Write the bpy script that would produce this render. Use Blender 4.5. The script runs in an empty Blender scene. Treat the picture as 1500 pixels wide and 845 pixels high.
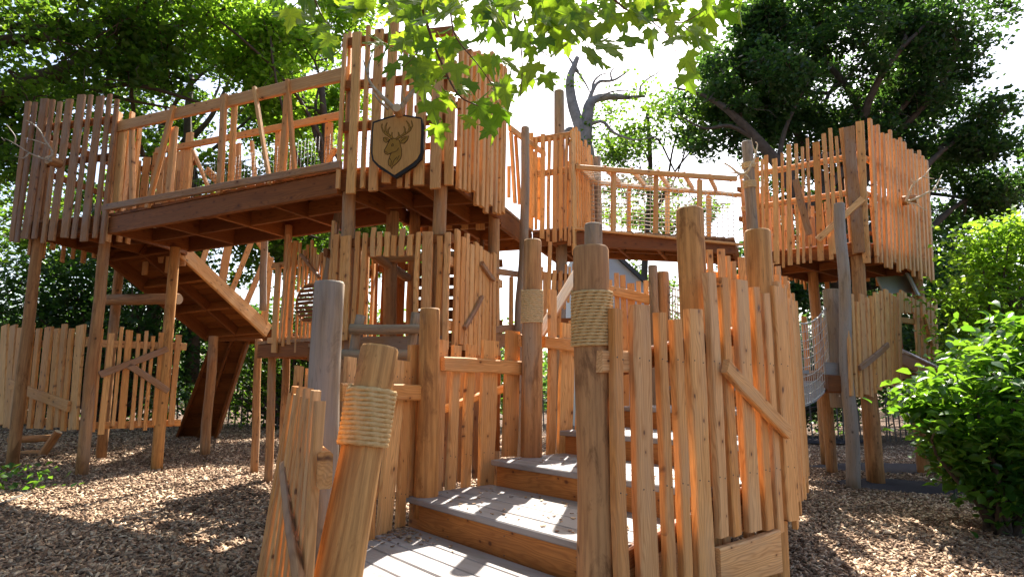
import bpy, bmesh, math, random
import numpy as np
from mathutils import Vector, Matrix, noise as mnoise
random.seed(7); rng = np.random.default_rng(11)
SC = bpy.context.scene; COL = SC.collection
# ------------------------------------------------------------------ camera
F, CX, CY, CZ = 920.0, 750.0, 422.5, 1.2
PITCH = math.atan(142.5 / F)
cam = bpy.data.cameras.new('camera'); co = bpy.data.objects.new('camera', cam); COL.objects.link(co)
co.location = (0, 0, CZ); co.rotation_euler = (math.pi/2 + PITCH, 0, 0)
cam.sensor_width = 36; cam.lens = 36 * F / 1500; cam.clip_end = 600; cam.clip_start = 0.05
SC.camera = co
SC.render.resolution_x = 1024; SC.render.resolution_y = 576
# ------------------------------------------------------------------ world, sun, exposure
SUN_AZ, SUN_EL = 13.0, 49.0            # azimuth clockwise from +Y, the way the camera looks
w = bpy.data.worlds.new('World'); SC.world = w; w.use_nodes = True
nt = w.node_tree; nt.nodes.clear()
sky = nt.nodes.new('ShaderNodeTexSky'); sky.sky_type = 'NISHITA'; sky.sun_disc = False
sky.sun_elevation = math.radians(SUN_EL); sky.sun_rotation = math.radians(SUN_AZ)
sky.air_density = 1.0; sky.dust_density = 3.0; sky.ozone_density = 1.0
bg = nt.nodes.new('ShaderNodeBackground'); bg.inputs[1].default_value = 0.095
out = nt.nodes.new('ShaderNodeOutputWorld')
nt.links.new(sky.outputs[0], bg.inputs[0]); nt.links.new(bg.outputs[0], out.inputs[0])
sl = bpy.data.lights.new('sun', 'SUN'); sl.energy = 5.0; sl.angle = math.radians(0.5); sl.color = (1, 0.95, 0.86)
so = bpy.data.objects.new('sun', sl); COL.objects.link(so)
az, el = math.radians(SUN_AZ), math.radians(SUN_EL)
SUND = Vector((math.sin(az)*math.cos(el), math.cos(az)*math.cos(el), math.sin(el)))
so.rotation_euler = SUND.to_track_quat('Z', 'Y').to_euler(); so.location = (5, 10, 15)
SC.view_settings.view_transform = 'Standard'; SC.view_settings.look = 'None'
SC.view_settings.exposure = 1.7; SC.view_settings.gamma = 1

# ------------------------------------------------------------------ measuring helpers (photo measurements -> metres)
_c, _s = math.cos(PITCH), math.sin(PITCH)
def ray(px, py):
    u = (px-CX)/F; v = (CY-py)/F
    return Vector((u, _c-v*_s, _s+v*_c))
def gz(px, py, z):
    r = ray(px, py); return Vector((0, 0, CZ)) + r*((z-CZ)/r.z)
def gy(px, py, y):
    r = ray(px, py); return Vector((0, 0, CZ)) + r*(y/r.y)
def onp(px, py, A, B):
    "point where the sight line meets the upright plane through plan points A, B"
    r = ray(px, py); d = (B[0]-A[0], B[1]-A[1])
    t = (A[0]*d[1]-A[1]*d[0])/(r.x*d[1]-r.y*d[0])
    return Vector((0, 0, CZ)) + r*t
def ground_z(x, y):
    return -0.03*max(-9, min(9, x)) + 0.05*math.sin(x*0.9+1)*math.sin(y*0.7)*min(1, max(0, (y-5)/4)) * 0.6

# ------------------------------------------------------------------ materials
def mat(name):
    m = bpy.data.materials.new(name); m.use_nodes = True
    n = m.node_tree; n.nodes.clear(); return m, n
class G:
    def __init__(s, nt): s.t = nt
    def n(s, typ, ins=None, **kw):
        nd = s.t.nodes.new('ShaderNode'+typ)
        for k, v in kw.items(): setattr(nd, k, v)
        for k, v in (ins or {}).items():
            if isinstance(v, bpy.types.NodeSocket): s.t.links.new(v, nd.inputs[k])
            else: nd.inputs[k].default_value = v
        return nd
    def math(s, op, a, b=0.0, c=None):
        d = {0: a, 1: b}
        if c is not None: d[2] = c
        return s.n('Math', d, operation=op).outputs[0]
    def vscale(s, v, xyz): return s.n('Vector Math'.replace(' ', ''), {0: v, 1: xyz}, operation='MULTIPLY').outputs[0]
    def vadd(s, a, b): return s.n('VectorMath', {0: a, 1: b}, operation='ADD').outputs[0]
    def noise(s, v, scale, detail=3, rough=.55, dist=0):
        return s.n('TexNoise', {'Vector': v, 'Scale': scale, 'Detail': detail, 'Roughness': rough, 'Distortion': dist})
    def ramp(s, f, pts, interp='LINEAR'):
        r = s.n('ValToRGB', {0: f}); r.color_ramp.interpolation = interp
        while len(r.color_ramp.elements) < len(pts): r.color_ramp.elements.new(0.5)
        for e, (p, c) in zip(r.color_ramp.elements, pts):
            e.position = p; e.color = (c[0], c[1], c[2], 1) if not isinstance(c, (int, float)) else (c, c, c, 1)
        return r.outputs[0]
    def mix(s, f, a, b, typ='MIX'):
        m = s.n('Mix', {0: f}, data_type='RGBA', blend_type=typ)
        for i, v in ((6, a), (7, b)):
            if isinstance(v, bpy.types.NodeSocket): s.t.links.new(v, m.inputs[i])
            else: m.inputs[i].default_value = (v[0], v[1], v[2], 1)
        return m.outputs[2]
    def bsdf(s, col, rough=.7, bump=None, bstr=.3, bdist=.01, spec=.3, **kw):
        ins = {'Base Color': col, 'Roughness': rough, 'Specular IOR Level': spec}
        if bump is not None:
            ins['Normal'] = s.n('Bump', {'Height': bump, 'Strength': bstr, 'Distance': bdist}).outputs[0]
        ins.update(kw)
        return s.n('BsdfPrincipled', ins)
    def out(s, sh): s.n('OutputMaterial', {0: sh})

def wood(name, ca, cb, dark, grey=(.33, .30, .28), greyamt=.0, knot=(.10, .03, .012), freq=16., rough=.6, pale=None):
    m, nt_ = mat(name); g = G(nt_)
    tc = g.n('TexCoord'); oi = g.n('ObjectInfo')
    rnd = oi.outputs['Random']
    off = g.n('CombineXYZ', {0: g.math('MULTIPLY', rnd, 17.3), 1: g.math('MULTIPLY', rnd, 5.1), 2: g.math('MULTIPLY', rnd, 31.7)}).outputs[0]
    p = g.vadd(tc.outputs['Object'], off)
    n1 = g.noise(g.vscale(p, (6, 6, .9)), 1, 3)
    fl = g.noise(g.vscale(p, (90, 90, 2.2)), 1, 3, .6).outputs[0]
    # ring pattern: rings are sheets round the heart of the tree cut by the board
    q = g.vadd(g.vscale(p, (freq*1., freq*1.2, .45)), g.vscale(n1.outputs['Color'], (4.2, 4.2, 1.0)))
    wv = g.n('TexWave', {'Vector': q, 'Scale': 1.3, 'Distortion': 3.2, 'Detail': 2.0, 'Detail Scale': .6}, wave_type='BANDS', bands_direction='X', wave_profile='SIN').outputs['Fac']
    base = g.mix(rnd, ca, cb)
    r2 = g.math('FRACT', g.math('MULTIPLY', rnd, 7.77))
    base = g.mix(g.math('MULTIPLY', g.math('POWER', r2, 2.0), .5), base, dark)
    r3 = g.math('FRACT', g.math('MULTIPLY', rnd, 23.3))
    base = g.mix(g.math('MULTIPLY', g.math('POWER', r3, 2.0), .45 if pale else 0.), base, pale or ca)
    c = g.mix(g.math('MULTIPLY', g.math('POWER', wv, 2.0), .42), base, dark)
    c = g.mix(g.math('MULTIPLY', g.ramp(fl, [(.35, 1), (.62, 0)]), .32), c, dark)
    big = g.noise(g.vscale(p, (9, 9, 2.2)), 1, 4, .6).outputs[0]
    c = g.mix(g.math('MULTIPLY', g.ramp(big, [(.45, 0), (.75, 1)]), .35), c, dark)
    # knots
    sp = g.n('SeparateXYZ', {0: g.vadd(p, g.vscale(n1.outputs['Color'], (.05, .05, .08)))})
    k2 = g.n('CombineXYZ', {0: g.math('MULTIPLY', sp.outputs[0], 10.5), 1: g.math('MULTIPLY', sp.outputs[2], 7.0), 2: 0.0}).outputs[0]
    vo = g.n('TexVoronoi', {'Vector': k2, 'Scale': 1.}, voronoi_dimensions='2D')
    kd = g.math('MULTIPLY', vo.outputs['Distance'], g.math('MULTIPLY_ADD', g.n('SeparateColor', {0: vo.outputs['Color']}).outputs[1], 1.5, .55)); sel = g.n('SeparateColor', {0: vo.outputs['Color']}).outputs[0]
    k = g.math('MULTIPLY', g.ramp(kd, [(.05, 1), (.115, 0)]), g.math('GREATER_THAN', sel, .66))
    halo = g.math('MULTIPLY', g.ramp(kd, [(.10, 1), (.34, 0)]), g.math('GREATER_THAN', sel, .66))
    c = g.mix(g.math('MULTIPLY', halo, .35), c, dark)
    c = g.mix(g.math('MULTIPLY', k, .9), c, knot)
    if greyamt > 0:
        gr = g.noise(g.vscale(p, (7, 7, 1.8)), 1, 5, .65).outputs[0]
        gm = g.ramp(gr, [(.5-greyamt*.35, 0), (.85-greyamt*.35, 1)])
        c = g.mix(g.math('MULTIPLY', gm, min(1, .55+greyamt*.5)), c, grey)
    h = g.math('ADD', g.math('MULTIPLY', fl, .6), g.math('MULTIPLY', wv, .25))
    b = g.bsdf(c, rough, h, .35, .004, .25)
    g.out(b.outputs[0]); return m
M = {}
M['larch'] = wood('larch_slat', (.90, .52, .20), (.80, .37, .105), (.38, .13, .028), grey=(.50, .34, .21), greyamt=.1, pale=(.90, .62, .34))
M['larch_rich'] = wood('larch_riser', (.58, .25, .065), (.46, .18, .045), (.20, .06, .015))
M['larch_deep'] = wood('larch_brown_shaded', (.38, .14, .035), (.27, .09, .022), (.09, .026, .008))  # dark brown larch; underside shade of decks and joists is put into its colour
M['larch_grey'] = wood('larch_weathered', (.54, .30, .14), (.44, .22, .095), (.18, .075, .03), greyamt=.22)
M['tread'] = wood('weathered_tread', (.30, .24, .20), (.24, .20, .175), (.12, .085, .065), grey=(.31, .29, .285), greyamt=.8, freq=12, knot=(.06, .04, .025))
M['grey_board'] = wood('grey_board', (.40, .36, .33), (.34, .30, .28), (.18, .14, .12), grey=(.42, .41, .42), greyamt=.9)
M['plaque'] = wood('plaque_wood', (.60, .34, .12), (.60, .34, .12), (.42, .21, .07), freq=7)
def logmat(name, ca, cb, dark, grey, greyamt):
    m, nt_ = mat(name); g = G(nt_)
    tc = g.n('TexCoord'); oi = g.n('ObjectInfo'); rnd = oi.outputs['Random']
    off = g.n('CombineXYZ', {0: g.math('MULTIPLY', rnd, 13.3), 1: g.math('MULTIPLY', rnd, 3.1), 2: g.math('MULTIPLY', rnd, 29.7)}).outputs[0]
    p = g.vadd(tc.outputs['Object'], off)
    n1 = g.noise(g.vscale(p, (5, 5, 1.6)), 1, 5, .6)
    fl = g.noise(g.vscale(p, (42, 42, 2.4)), 1, 4, .65).outputs[0]
    c = g.mix(g.ramp(n1.outputs[0], [(.35, 0), (.65, 1)]), ca, cb)
    c = g.mix(g.math('MULTIPLY', g.ramp(fl, [(.38, 1), (.6, 0)]), .5), c, dark)
    st = g.noise(g.vscale(p, (9, 9, 3.2)), 1, 6, .72, .6).outputs[0]
    c = g.mix(g.math('MULTIPLY', g.ramp(st, [(.54, 0), (.66, 1)]), .75), c, dark)
    gr = g.noise(g.vscale(p, (3.5, 3.5, .7)), 1, 4, .6).outputs[0]
    c = g.mix(g.math('MULTIPLY', g.ramp(gr, [(.62-greyamt*.4, 0), (.8-greyamt*.4, 1)]), .8), c, grey)
    vo = g.n('TexVoronoi', {'Vector': g.vadd(g.vscale(p, (7, 7, 5)), g.vscale(n1.outputs['Color'], (.6, .6, .6))), 'Scale': 1.})
    sel = g.n('SeparateColor', {0: vo.outputs['Color']}).outputs[0]
    k = g.math('MULTIPLY', g.ramp(vo.outputs['Distance'], [(.04, 1), (.13, 0)]), g.math('GREATER_THAN', sel, .5))
    c = g.mix(g.math('MULTIPLY', k, .85), c, (.05, .025, .015))
    # drying cracks
    cr = g.noise(g.vscale(p, (30, 30, 1.0)), 1, 2, .5, 1.5).outputs[0]
    ck = g.ramp(cr, [(.485, 0), (.5, 1), (.515, 0)])
    ck = g.math('MULTIPLY', ck, g.ramp(gr, [(.5, 0), (.6, 1)]))
    c = g.mix(g.math('MULTIPLY', ck, .7), c, (.06, .035, .02))
    h = g.math('ADD', fl, g.math('MULTIPLY', st, .7))
    b = g.bsdf(c, .68, h, .5, .006, .25); g.out(b.outputs[0]); return m
M['log'] = logmat('peeled_log', (.56, .30, .125), (.42, .20, .08), (.17, .075, .03), (.36, .29, .22), .2)
M['log_gold'] = logmat('golden_log', (.70, .37, .125), (.54, .25, .075), (.21, .08, .025), (.42, .31, .20), .05)
M['log_grey'] = logmat('grey_log', (.40, .28, .17), (.30, .22, .15), (.12, .08, .05), (.34, .30, .27), .5)
def endmat(name, ca, cb):
    m, nt_ = mat(name); g = G(nt_); tc = g.n('TexCoord')
    p = tc.outputs['Object']
    nn = g.noise(p, 18, 3)
    r = g.n('VectorMath', {0: g.vadd(g.vscale(p, (1, 1, 0)), g.vscale(nn.outputs['Color'], (.012, .012, 0)))}, operation='LENGTH').outputs['Value']
    rings = g.math('SINE', g.math('MULTIPLY', r, 900.))
    c = g.mix(g.math('MULTIPLY_ADD', rings, .3, .4), ca, cb)
    b = g.bsdf(c, .8, nn.outputs[0], .3, .004); g.out(b.outputs[0]); return m
M['end'] = endmat('log_end_grain', (.62, .50, .36), (.46, .33, .2))
def simple(name, ca, cb, scale=8, rough=.7, bstr=.2, spec=.3, metal=0):
    m, nt_ = mat(name); g = G(nt_); tc = g.n('TexCoord')
    n1 = g.noise(tc.outputs['Object'], scale, 5, .6)
    c = g.mix(g.ramp(n1.outputs[0], [(.3, 0), (.7, 1)]), ca, cb)
    b = g.bsdf(c, rough, n1.outputs[0], bstr, .01, spec, Metallic=metal); g.out(b.outputs[0]); return m
M['rope'] = simple('hemp_rope', (.70, .47, .22), (.54, .34, .13), 60, .85, .3)
M['rope_pale'] = simple('pale_rope', (.66, .50, .29), (.52, .37, .19), 60, .85, .3)
M['net'] = simple('net_rope', (.55, .50, .44), (.42, .37, .31), 30, .85)
M['wire'] = simple('mesh_wire', (.10, .09, .09), (.16, .14, .13), 30, .5, 0, .5, .6)
M['black'] = simple('black_rim', (.012, .012, .014), (.02, .02, .022), 20, .5)
M['deer'] = simple('engraved_deer', (.36, .20, .035), (.30, .16, .028), 30, .7)
M['deer_line'] = simple('burnt_line', (.06, .028, .01), (.08, .04, .012), 30, .8)
M['antler'] = simple('antler_bone', (.50, .44, .36), (.26, .20, .14), 22, .55)
M['antler_pale'] = simple('antler_pale_bone', (.72, .60, .42), (.50, .38, .22), 22, .55)
M['steel'] = simple('steel', (.5, .5, .52), (.42, .42, .44), 10, .35, .05, .5, .9)
M['screw'] = simple('screw_steel', (.07, .06, .05), (.12, .1, .08), 10, .5, .0, .5, .5)
M['render'] = simple('white_render', (.52, .53, .54), (.46, .47, .49), 3, .8, .1)
M['roof'] = simple('dark_roof', (.05, .05, .055), (.08, .08, .08), 5, .8)
M['sheet'] = simple('grey_sheet', (.30, .33, .32), (.36, .39, .38), 5, .4)
M['bark'] = simple('bark', (.055, .04, .032), (.11, .085, .065), 7, .9, .8)
M['bark_pale'] = simple('pale_bark', (.34, .31, .29), (.17, .15, .135), 4, .9, .8)
M['twig'] = simple('red_twig', (.16, .05, .03), (.10, .05, .025), 30, .6)
M['stake'] = simple('grey_stake', (.16, .14, .12), (.09, .08, .07), 10, .9)
M['dark_patch'] = simple('dark_ground', (.032, .026, .032), (.02, .016, .02), 25, .95, .5)
def leafmat(name, ca, cb, ta, tb, trans=.45, rough=.45, spec=.35, bias=0.):
    m, nt_ = mat(name); g = G(nt_)
    geo = g.n('NewGeometry'); r = geo.outputs['Random Per Island']
    tc = g.n('TexCoord')
    pt = g.noise(tc.outputs['Object'], .6, 2).outputs[0]
    f = g.math('ADD', g.math('MULTIPLY', r, .6), g.math('MULTIPLY', pt, .5), None); f = g.math('SUBTRACT', f, .1-bias)
    c = g.mix(f, ca, cb); t = g.mix(f, ta, tb)
    b = g.bsdf(c, rough, spec=spec)
    tr = g.n('BsdfTranslucent', {0: t})
    mx = g.n('MixShader', {0: trans, 1: b.outputs[0], 2: tr.outputs[0]}); g.out(mx.outputs[0]); return m
M['leaf_oak'] = leafmat('oak_leaf', (.025, .07, .014), (.055, .12, .020), (.08, .22, .02), (.34, .50, .03), .5)
M['leaf_dark'] = leafmat('dark_leaf', (.014, .038, .016), (.028, .066, .022), (.05, .15, .025), (.17, .31, .03), .40, .4)
M['leaf_light'] = leafmat('light_leaf', (.07, .15, .015), (.12, .21, .02), (.24, .48, .03), (.44, .62, .04), .52)
M['leaf_bush'] = leafmat('bush_leaf', (.015, .065, .016), (.05, .13, .02), (.12, .34, .02), (.36, .58, .03), .42, .3, .5)
def maplemat():
    m, nt_ = mat('maple_leaf'); g = G(nt_)
    tc = g.n('TexCoord'); oi = g.n('ObjectInfo'); p = tc.outputs['Object']
    sx = g.n('SeparateXYZ', {0: p})
    # veins fan from the leaf base
    ang = g.math('ARCTAN2', sx.outputs[0], sx.outputs[1])
    v = g.math('ABSOLUTE', g.math('SINE', g.math('MULTIPLY', ang, 3.4)))
    vein = g.ramp(v, [(.0, 1), (.07, 0)])
    n1 = g.noise(p, 30, 3).outputs[0]
    c = g.mix(oi.outputs['Random'], (.045, .12, .012), (.08, .17, .015))
    t = g.mix(oi.outputs['Random'], (.20, .40, .012), (.62, .80, .04))
    t = g.mix(g.math('MULTIPLY', n1, .5), t, (.08, .20, .01))
    t = g.mix(g.math('MULTIPLY', vein, .55), t, (.10, .20, .01))
    b = g.bsdf(c, .4, n1, .2, .003, .35); tr = g.n('BsdfTranslucent', {0: t})
    mx = g.n('MixShader', {0: .5, 1: b.outputs[0], 2: tr.outputs[0]}); g.out(mx.outputs[0]); return m
M['maple'] = maplemat()
M['maple_mass'] = leafmat('maple_leaf_far', (.04, .11, .012), (.07, .16, .015), (.16, .34, .015), (.48, .64, .03), .5)
def chipmat():
    m, nt_ = mat('wood_chip'); g = G(nt_)
    r = g.n('NewGeometry').outputs['Random Per Island']
    c = g.ramp(r, [(0, (.14, .08, .05)), (.35, (.32, .20, .125)), (.7, (.52, .36, .23)), (1, (.70, .54, .38))])
    c = g.mix(g.ramp(g.noise(g.n('TexCoord').outputs['Object'], .9, 4, .6).outputs[0], [(.42, 0), (.66, .65)]), c, (.13, .08, .05))
    g.out(g.bsdf(c, .85, spec=.15).outputs[0]); return m
M['chip'] = chipmat()
def groundmat():
    m, nt_ = mat('mulch_ground'); g = G(nt_); tc = g.n('TexCoord'); p = tc.outputs['Object']
    vo = g.n('TexVoronoi', {'Vector': g.vadd(g.vscale(p, (1, 1.5, 1)), g.vscale(g.noise(p, 9, 3).outputs['Color'], (.08, .08, .08))), 'Scale': 24.})
    s = g.n('SeparateColor', {0: vo.outputs['Color']}).outputs[0]
    c = g.ramp(s, [(0, (.06, .035, .025)), (.4, (.20, .12, .075)), (.75, (.36, .24, .16)), (1, (.52, .38, .28))])
    c = g.mix(g.ramp(vo.outputs['Distance'], [(.3, 0), (.6, .8)]), c, (.04, .025, .02))
    big = g.noise(p, .8, 4).outputs[0]
    c = g.mix(g.math('MULTIPLY', g.ramp(big, [(.45, 0), (.7, 1)]), .35), c, (.07, .045, .035))
    h = g.math('SUBTRACT', 1., vo.outputs['Distance'])
    g.out(g.bsdf(c, .9, h, .9, .03, .1).outputs[0]); return m
M['ground'] = groundmat()
M['grass'] = leafmat('grass_blade', (.05, .11, .02), (.09, .16, .03), (.2, .35, .03), (.3, .45, .04), .4)

# ------------------------------------------------------------------ object helpers
WM = {}
def thing(name, label, cat, loc, group=None):
    o = bpy.data.objects.new(name, None); COL.objects.link(o); o.empty_display_size = .2
    o.location = loc; o['label'] = label; o['category'] = cat
    if group: o['group'] = group
    WM[o.name] = Matrix.Translation(loc); return o
def tag(o, label=None, cat=None, kind=None, group=None):
    if label: o['label'] = label
    if cat: o['category'] = cat
    if kind: o['kind'] = kind
    if group: o['group'] = group
    return o
def link(name, me, Mw, parent=None):
    o = bpy.data.objects.new(name, me); COL.objects.link(o)
    if parent is not None:
        o.parent = parent; o.matrix_basis = WM[parent.name].inverted() @ Mw
    else: o.matrix_basis = Mw
    WM[o.name] = Mw.copy(); return o
def mesh_np(name, V, Fc, mats, smooth=False, midx=None):
    me = bpy.data.meshes.new(name)
    me.from_pydata([tuple(v) for v in V], [], [tuple(f) for f in Fc])
    for m in (mats if isinstance(mats, list) else [mats]): me.materials.append(m)
    if smooth: me.polygons.foreach_set('use_smooth', [True]*len(me.polygons))
    if midx is not None: me.polygons.foreach_set('material_index', midx)
    me.update(); return me
def frame(p0, p1, face):
    "Z along p0->p1, Y towards the viewer-side normal 'face', X across"
    p0 = Vector(p0); z = (Vector(p1)-p0); L = z.length; z.normalize()
    f = Vector(face); y = (f - z*f.dot(z)).normalized(); x = y.cross(z)
    m = Matrix((x, y, z)).transposed().to_4x4(); m.translation = p0; return m, L
def slat(parent, p0, p1, w, t, face, m='larch', name='slat', seg=3, wob=.006, label=None, ch=None):
    Mw, L = frame(p0, p1, face)
    c = min(w, t)*.16 if ch is None else ch
    V = []; Fc = []
    sx = [-1, 1, 1, 1, 1, -1, -1, -1]
    ph = random.random()*10; bow = random.uniform(-1, 1)*wob*1.4
    tilt = random.uniform(-.12, .12)*min(1, .07/w) if wob else 0
    for i in range(seg+1):
        u = i/seg; z = u*L
        hw = w/2*(1+(random.uniform(-.07, .07) if wob else 0)); ht = t/2
        ox = bow*math.sin(u*math.pi) + (random.uniform(-1, 1)*wob*.35 if 0 < i < seg else 0)
        pts = [(-hw+c, -ht), (hw-c, -ht), (hw, -ht+c), (hw, ht-c), (hw-c, ht), (-hw+c, ht), (-hw, ht-c), (-hw, -ht+c)]
        for x, y in pts:
            zz = z + (x*tilt if i in (0, seg) else 0)
            V.append((x+ox, y, zz))
    for i in range(seg):
        for k in range(8):
            a = i*8+k; b = i*8+(k+1) % 8; Fc.append((a, b, b+8, a+8))
    Fc.append(tuple(range(7, -1, -1))); Fc.append(tuple(seg*8+k for k in range(8)))
    o = link(name, mesh_np(name, V, Fc, M[m]), Mw, parent)
    if label: o['label'] = label
    return o
def tube(V, Fc, pts, rads, n=8, cap=True, jit=0.):
    "append a tapered tube through pts"
    b0 = len(V); P = [Vector(p) for p in pts]
    up = Vector((.13, .21, .97)).normalized()
    prev = None
    for i, p in enumerate(P):
        d = (P[min(i+1, len(P)-1)]-P[max(i-1, 0)]).normalized()
        if prev is None:
            x = d.cross(up)
            if x.length < .1: x = d.cross(Vector((1, 0, 0)))
            x.normalize()
        else: x = (prev-d*prev.dot(d)).normalized()
        prev = x; y = d.cross(x); r = rads[i]
        for k in range(n):
            a = 2*math.pi*k/n; rr = r*(1+(random.uniform(-jit, jit) if jit else 0))
            V.append(p+x*math.cos(a)*rr+y*math.sin(a)*rr)
    for i in range(len(P)-1):
        for k in range(n):
            a = b0+i*n+k; b = b0+i*n+(k+1) % n; Fc.append((a, b, b+n, a+n))
    if cap:
        Fc.append(tuple(b0+k for k in range(n-1, -1, -1))); e = b0+(len(P)-1)*n
        Fc.append(tuple(e+k for k in range(n)))
def log(parent, p0, p1, r0, r1=None, m='log', name='log', n=14, seg=10, wob=.012, lab=None):
    r1 = r0*.92 if r1 is None else r1
    Mw, L = frame(p0, p1, (0.3, -1, 0.05)); V = []; Fc = []; mi = []
    ox, oy = random.uniform(0, 50), random.uniform(0, 50)
    seg = max(3, min(seg, int(L/.12)+2))
    lob = [1+random.uniform(-.035, .035) for _ in range(n)]
    def ring(z, rr):
        u = z/L
        cx = (mnoise.noise(Vector((ox, z*1.1, 0))))*wob*2*math.sin(math.pi*min(1, u*1.02+.02)) ; cy = (mnoise.noise(Vector((oy, z*1.1, 5))))*wob*2
        for k in range(n):
            a = 2*math.pi*k/n
            q = rr*lob[k]*(1+.05*mnoise.noise(Vector((math.cos(a)*1.3+ox, math.sin(a)*1.3, z*2.2+oy))))
            V.append((cx+math.cos(a)*q, cy+math.sin(a)*q, z))
    zs = [0]+[L*i/seg for i in range(1, seg)]+[L-.012, L]
    for i, z in enumerate(zs):
        rr = r0+(r1-r0)*z/L
        ring(z, rr*(.93 if i == len(zs)-1 else 1))
    for i in range(len(zs)-1):
        for k in range(n):
            a = i*n+k; b = i*n+(k+1) % n; Fc.append((a, b, b+n, a+n)); mi.append(0)
    Fc.append(tuple(range(n-1, -1, -1))); mi.append(1)
    e = (len(zs)-1)*n; Fc.append(tuple(e+k for k in range(n))); mi.append(1)
    me = mesh_np(name, V, Fc, [M[m], M['end']], False, mi)
    for pl in me.polygons[:-2]: pl.use_smooth = True
    o = link(name, me, Mw, parent)
    if lab: o['label'] = lab
    return o
def rope_wrap(parent, p0, p1, r, turns, rr, m='rope', name='rope_wrap', twist=6):
    Mw, L = frame(p0, p1, (0, -1, 0)); V = []; Fc = []; n = 10; per = 90
    N = int(turns*per); ph = 0
    for i in range(N+1):
        u = i/N; a = 2*math.pi*turns*u; R = r+rr*.85; z = rr+(L-2*rr)*u
        rad = Vector((math.cos(a), math.sin(a), 0)); up = Vector((0, 0, 1))
        tw = a*R/(rr*twist)*6.28
        for k in range(n):
            b = 2*math.pi*k/n; q = rr*(1+.20*math.cos(3*b-tw))
            c = rad*(R+math.cos(b)*q); V.append((c.x, c.y, z+math.sin(b)*q))
    for i in range(N):
        for k in range(n):
            a = i*n+k; b = i*n+(k+1) % n; Fc.append((a, b, b+n, a+n))
    Fc.append(tuple(range(n-1, -1, -1))); Fc.append(tuple(N*n+k for k in range(n)))
    return link(name, mesh_np(name, V, Fc, M[m], True), Mw, parent)
def tubes(parent, name, lists, m, n=6, kind=None, origin=None, smooth=True, jit=0):
    V = []; Fc = []
    for pts, rads in lists:
        if not hasattr(rads, '__len__'): rads = [rads]*len(pts)
        tube(V, Fc, pts, rads, n, True, jit)
    o0 = Vector(origin if origin is not None else lists[0][0][0])
    V = [v-o0 for v in V]
    o = link(name, mesh_np(name, V, Fc, M[m], smooth), Matrix.Translation(o0), parent)
    if kind: o['kind'] = kind
    return o
def up(v, dz): return Vector((v[0], v[1], v[2]+dz))
def V3(p, z): return Vector((p[0], p[1], z))
def nrm(A, B):
    "horizontal normal of plan line A-B on the camera's side"
    d = Vector((B[0]-A[0], B[1]-A[1], 0)).normalized(); n = Vector((d.y, -d.x, 0))
    mid = Vector(((A[0]+B[0])/2, (A[1]+B[1])/2, 0))
    return n if n.dot(-mid) > 0 else -n
SCREWS = {}
def screws_for(th, pts):
    SCREWS.setdefault(th.name, (th, []))[1].extend(pts)
def pickets(th, A, B, rows, m='larch', t=.032, wk=.9, seg=3, vertical=False, rails=(), name='slat', wob=.006):
    "rows: (x top, y top, x bottom, y bottom, width) in photo pixels, on the upright plane A-B"
    n = nrm(A, B)
    for r in rows:
        xt, yt, xb, yb, wd = r[:5]; mm = r[5] if len(r) > 5 else m
        pt = onp(xt, yt, A, B); pb = onp(xb, yb, A, B)
        if vertical:
            pb = Vector((pt.x, pt.y, pb.z))
        a = onp(xb-wd/2, yb, A, B); b = onp(xb+wd/2, yb, A, B)
        wm = max(.03, min(.19, (Vector((a.x-b.x, a.y-b.y, 0))).length*wk))
        off = n*random.uniform(0, .008)
        slat(th, pb+off, pt+off, wm, t, n, mm, name, seg, wob)
        for zr in rails:
            if pb.z+.02 < zr < pt.z-.02:
                u = (zr-pb.z)/(pt.z-pb.z); q = pb.lerp(pt, u)+off+n*(t/2+.001)
                d = Vector((-n.y, n.x, 0))*wm*.28
                screws_for(th, [(q+d, n), (q-d+Vector((0, 0, .01)), n)] if wm > .06 else [(q, n)])
def rail(th, A, B, z0, z1=None, h=.09, t=.045, off=-.04, m='larch', ext=0., name='rail'):
    z1 = z0 if z1 is None else z1
    n = nrm(A, B); d = Vector((B[0]-A[0], B[1]-A[1], 0)).normalized()
    p0 = V3(A, z0)+n*off-d*ext; p1 = V3(B, z1)+n*off+d*ext
    return slat(th, p0, p1, h, t, n, m, name, 3, .003)

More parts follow.
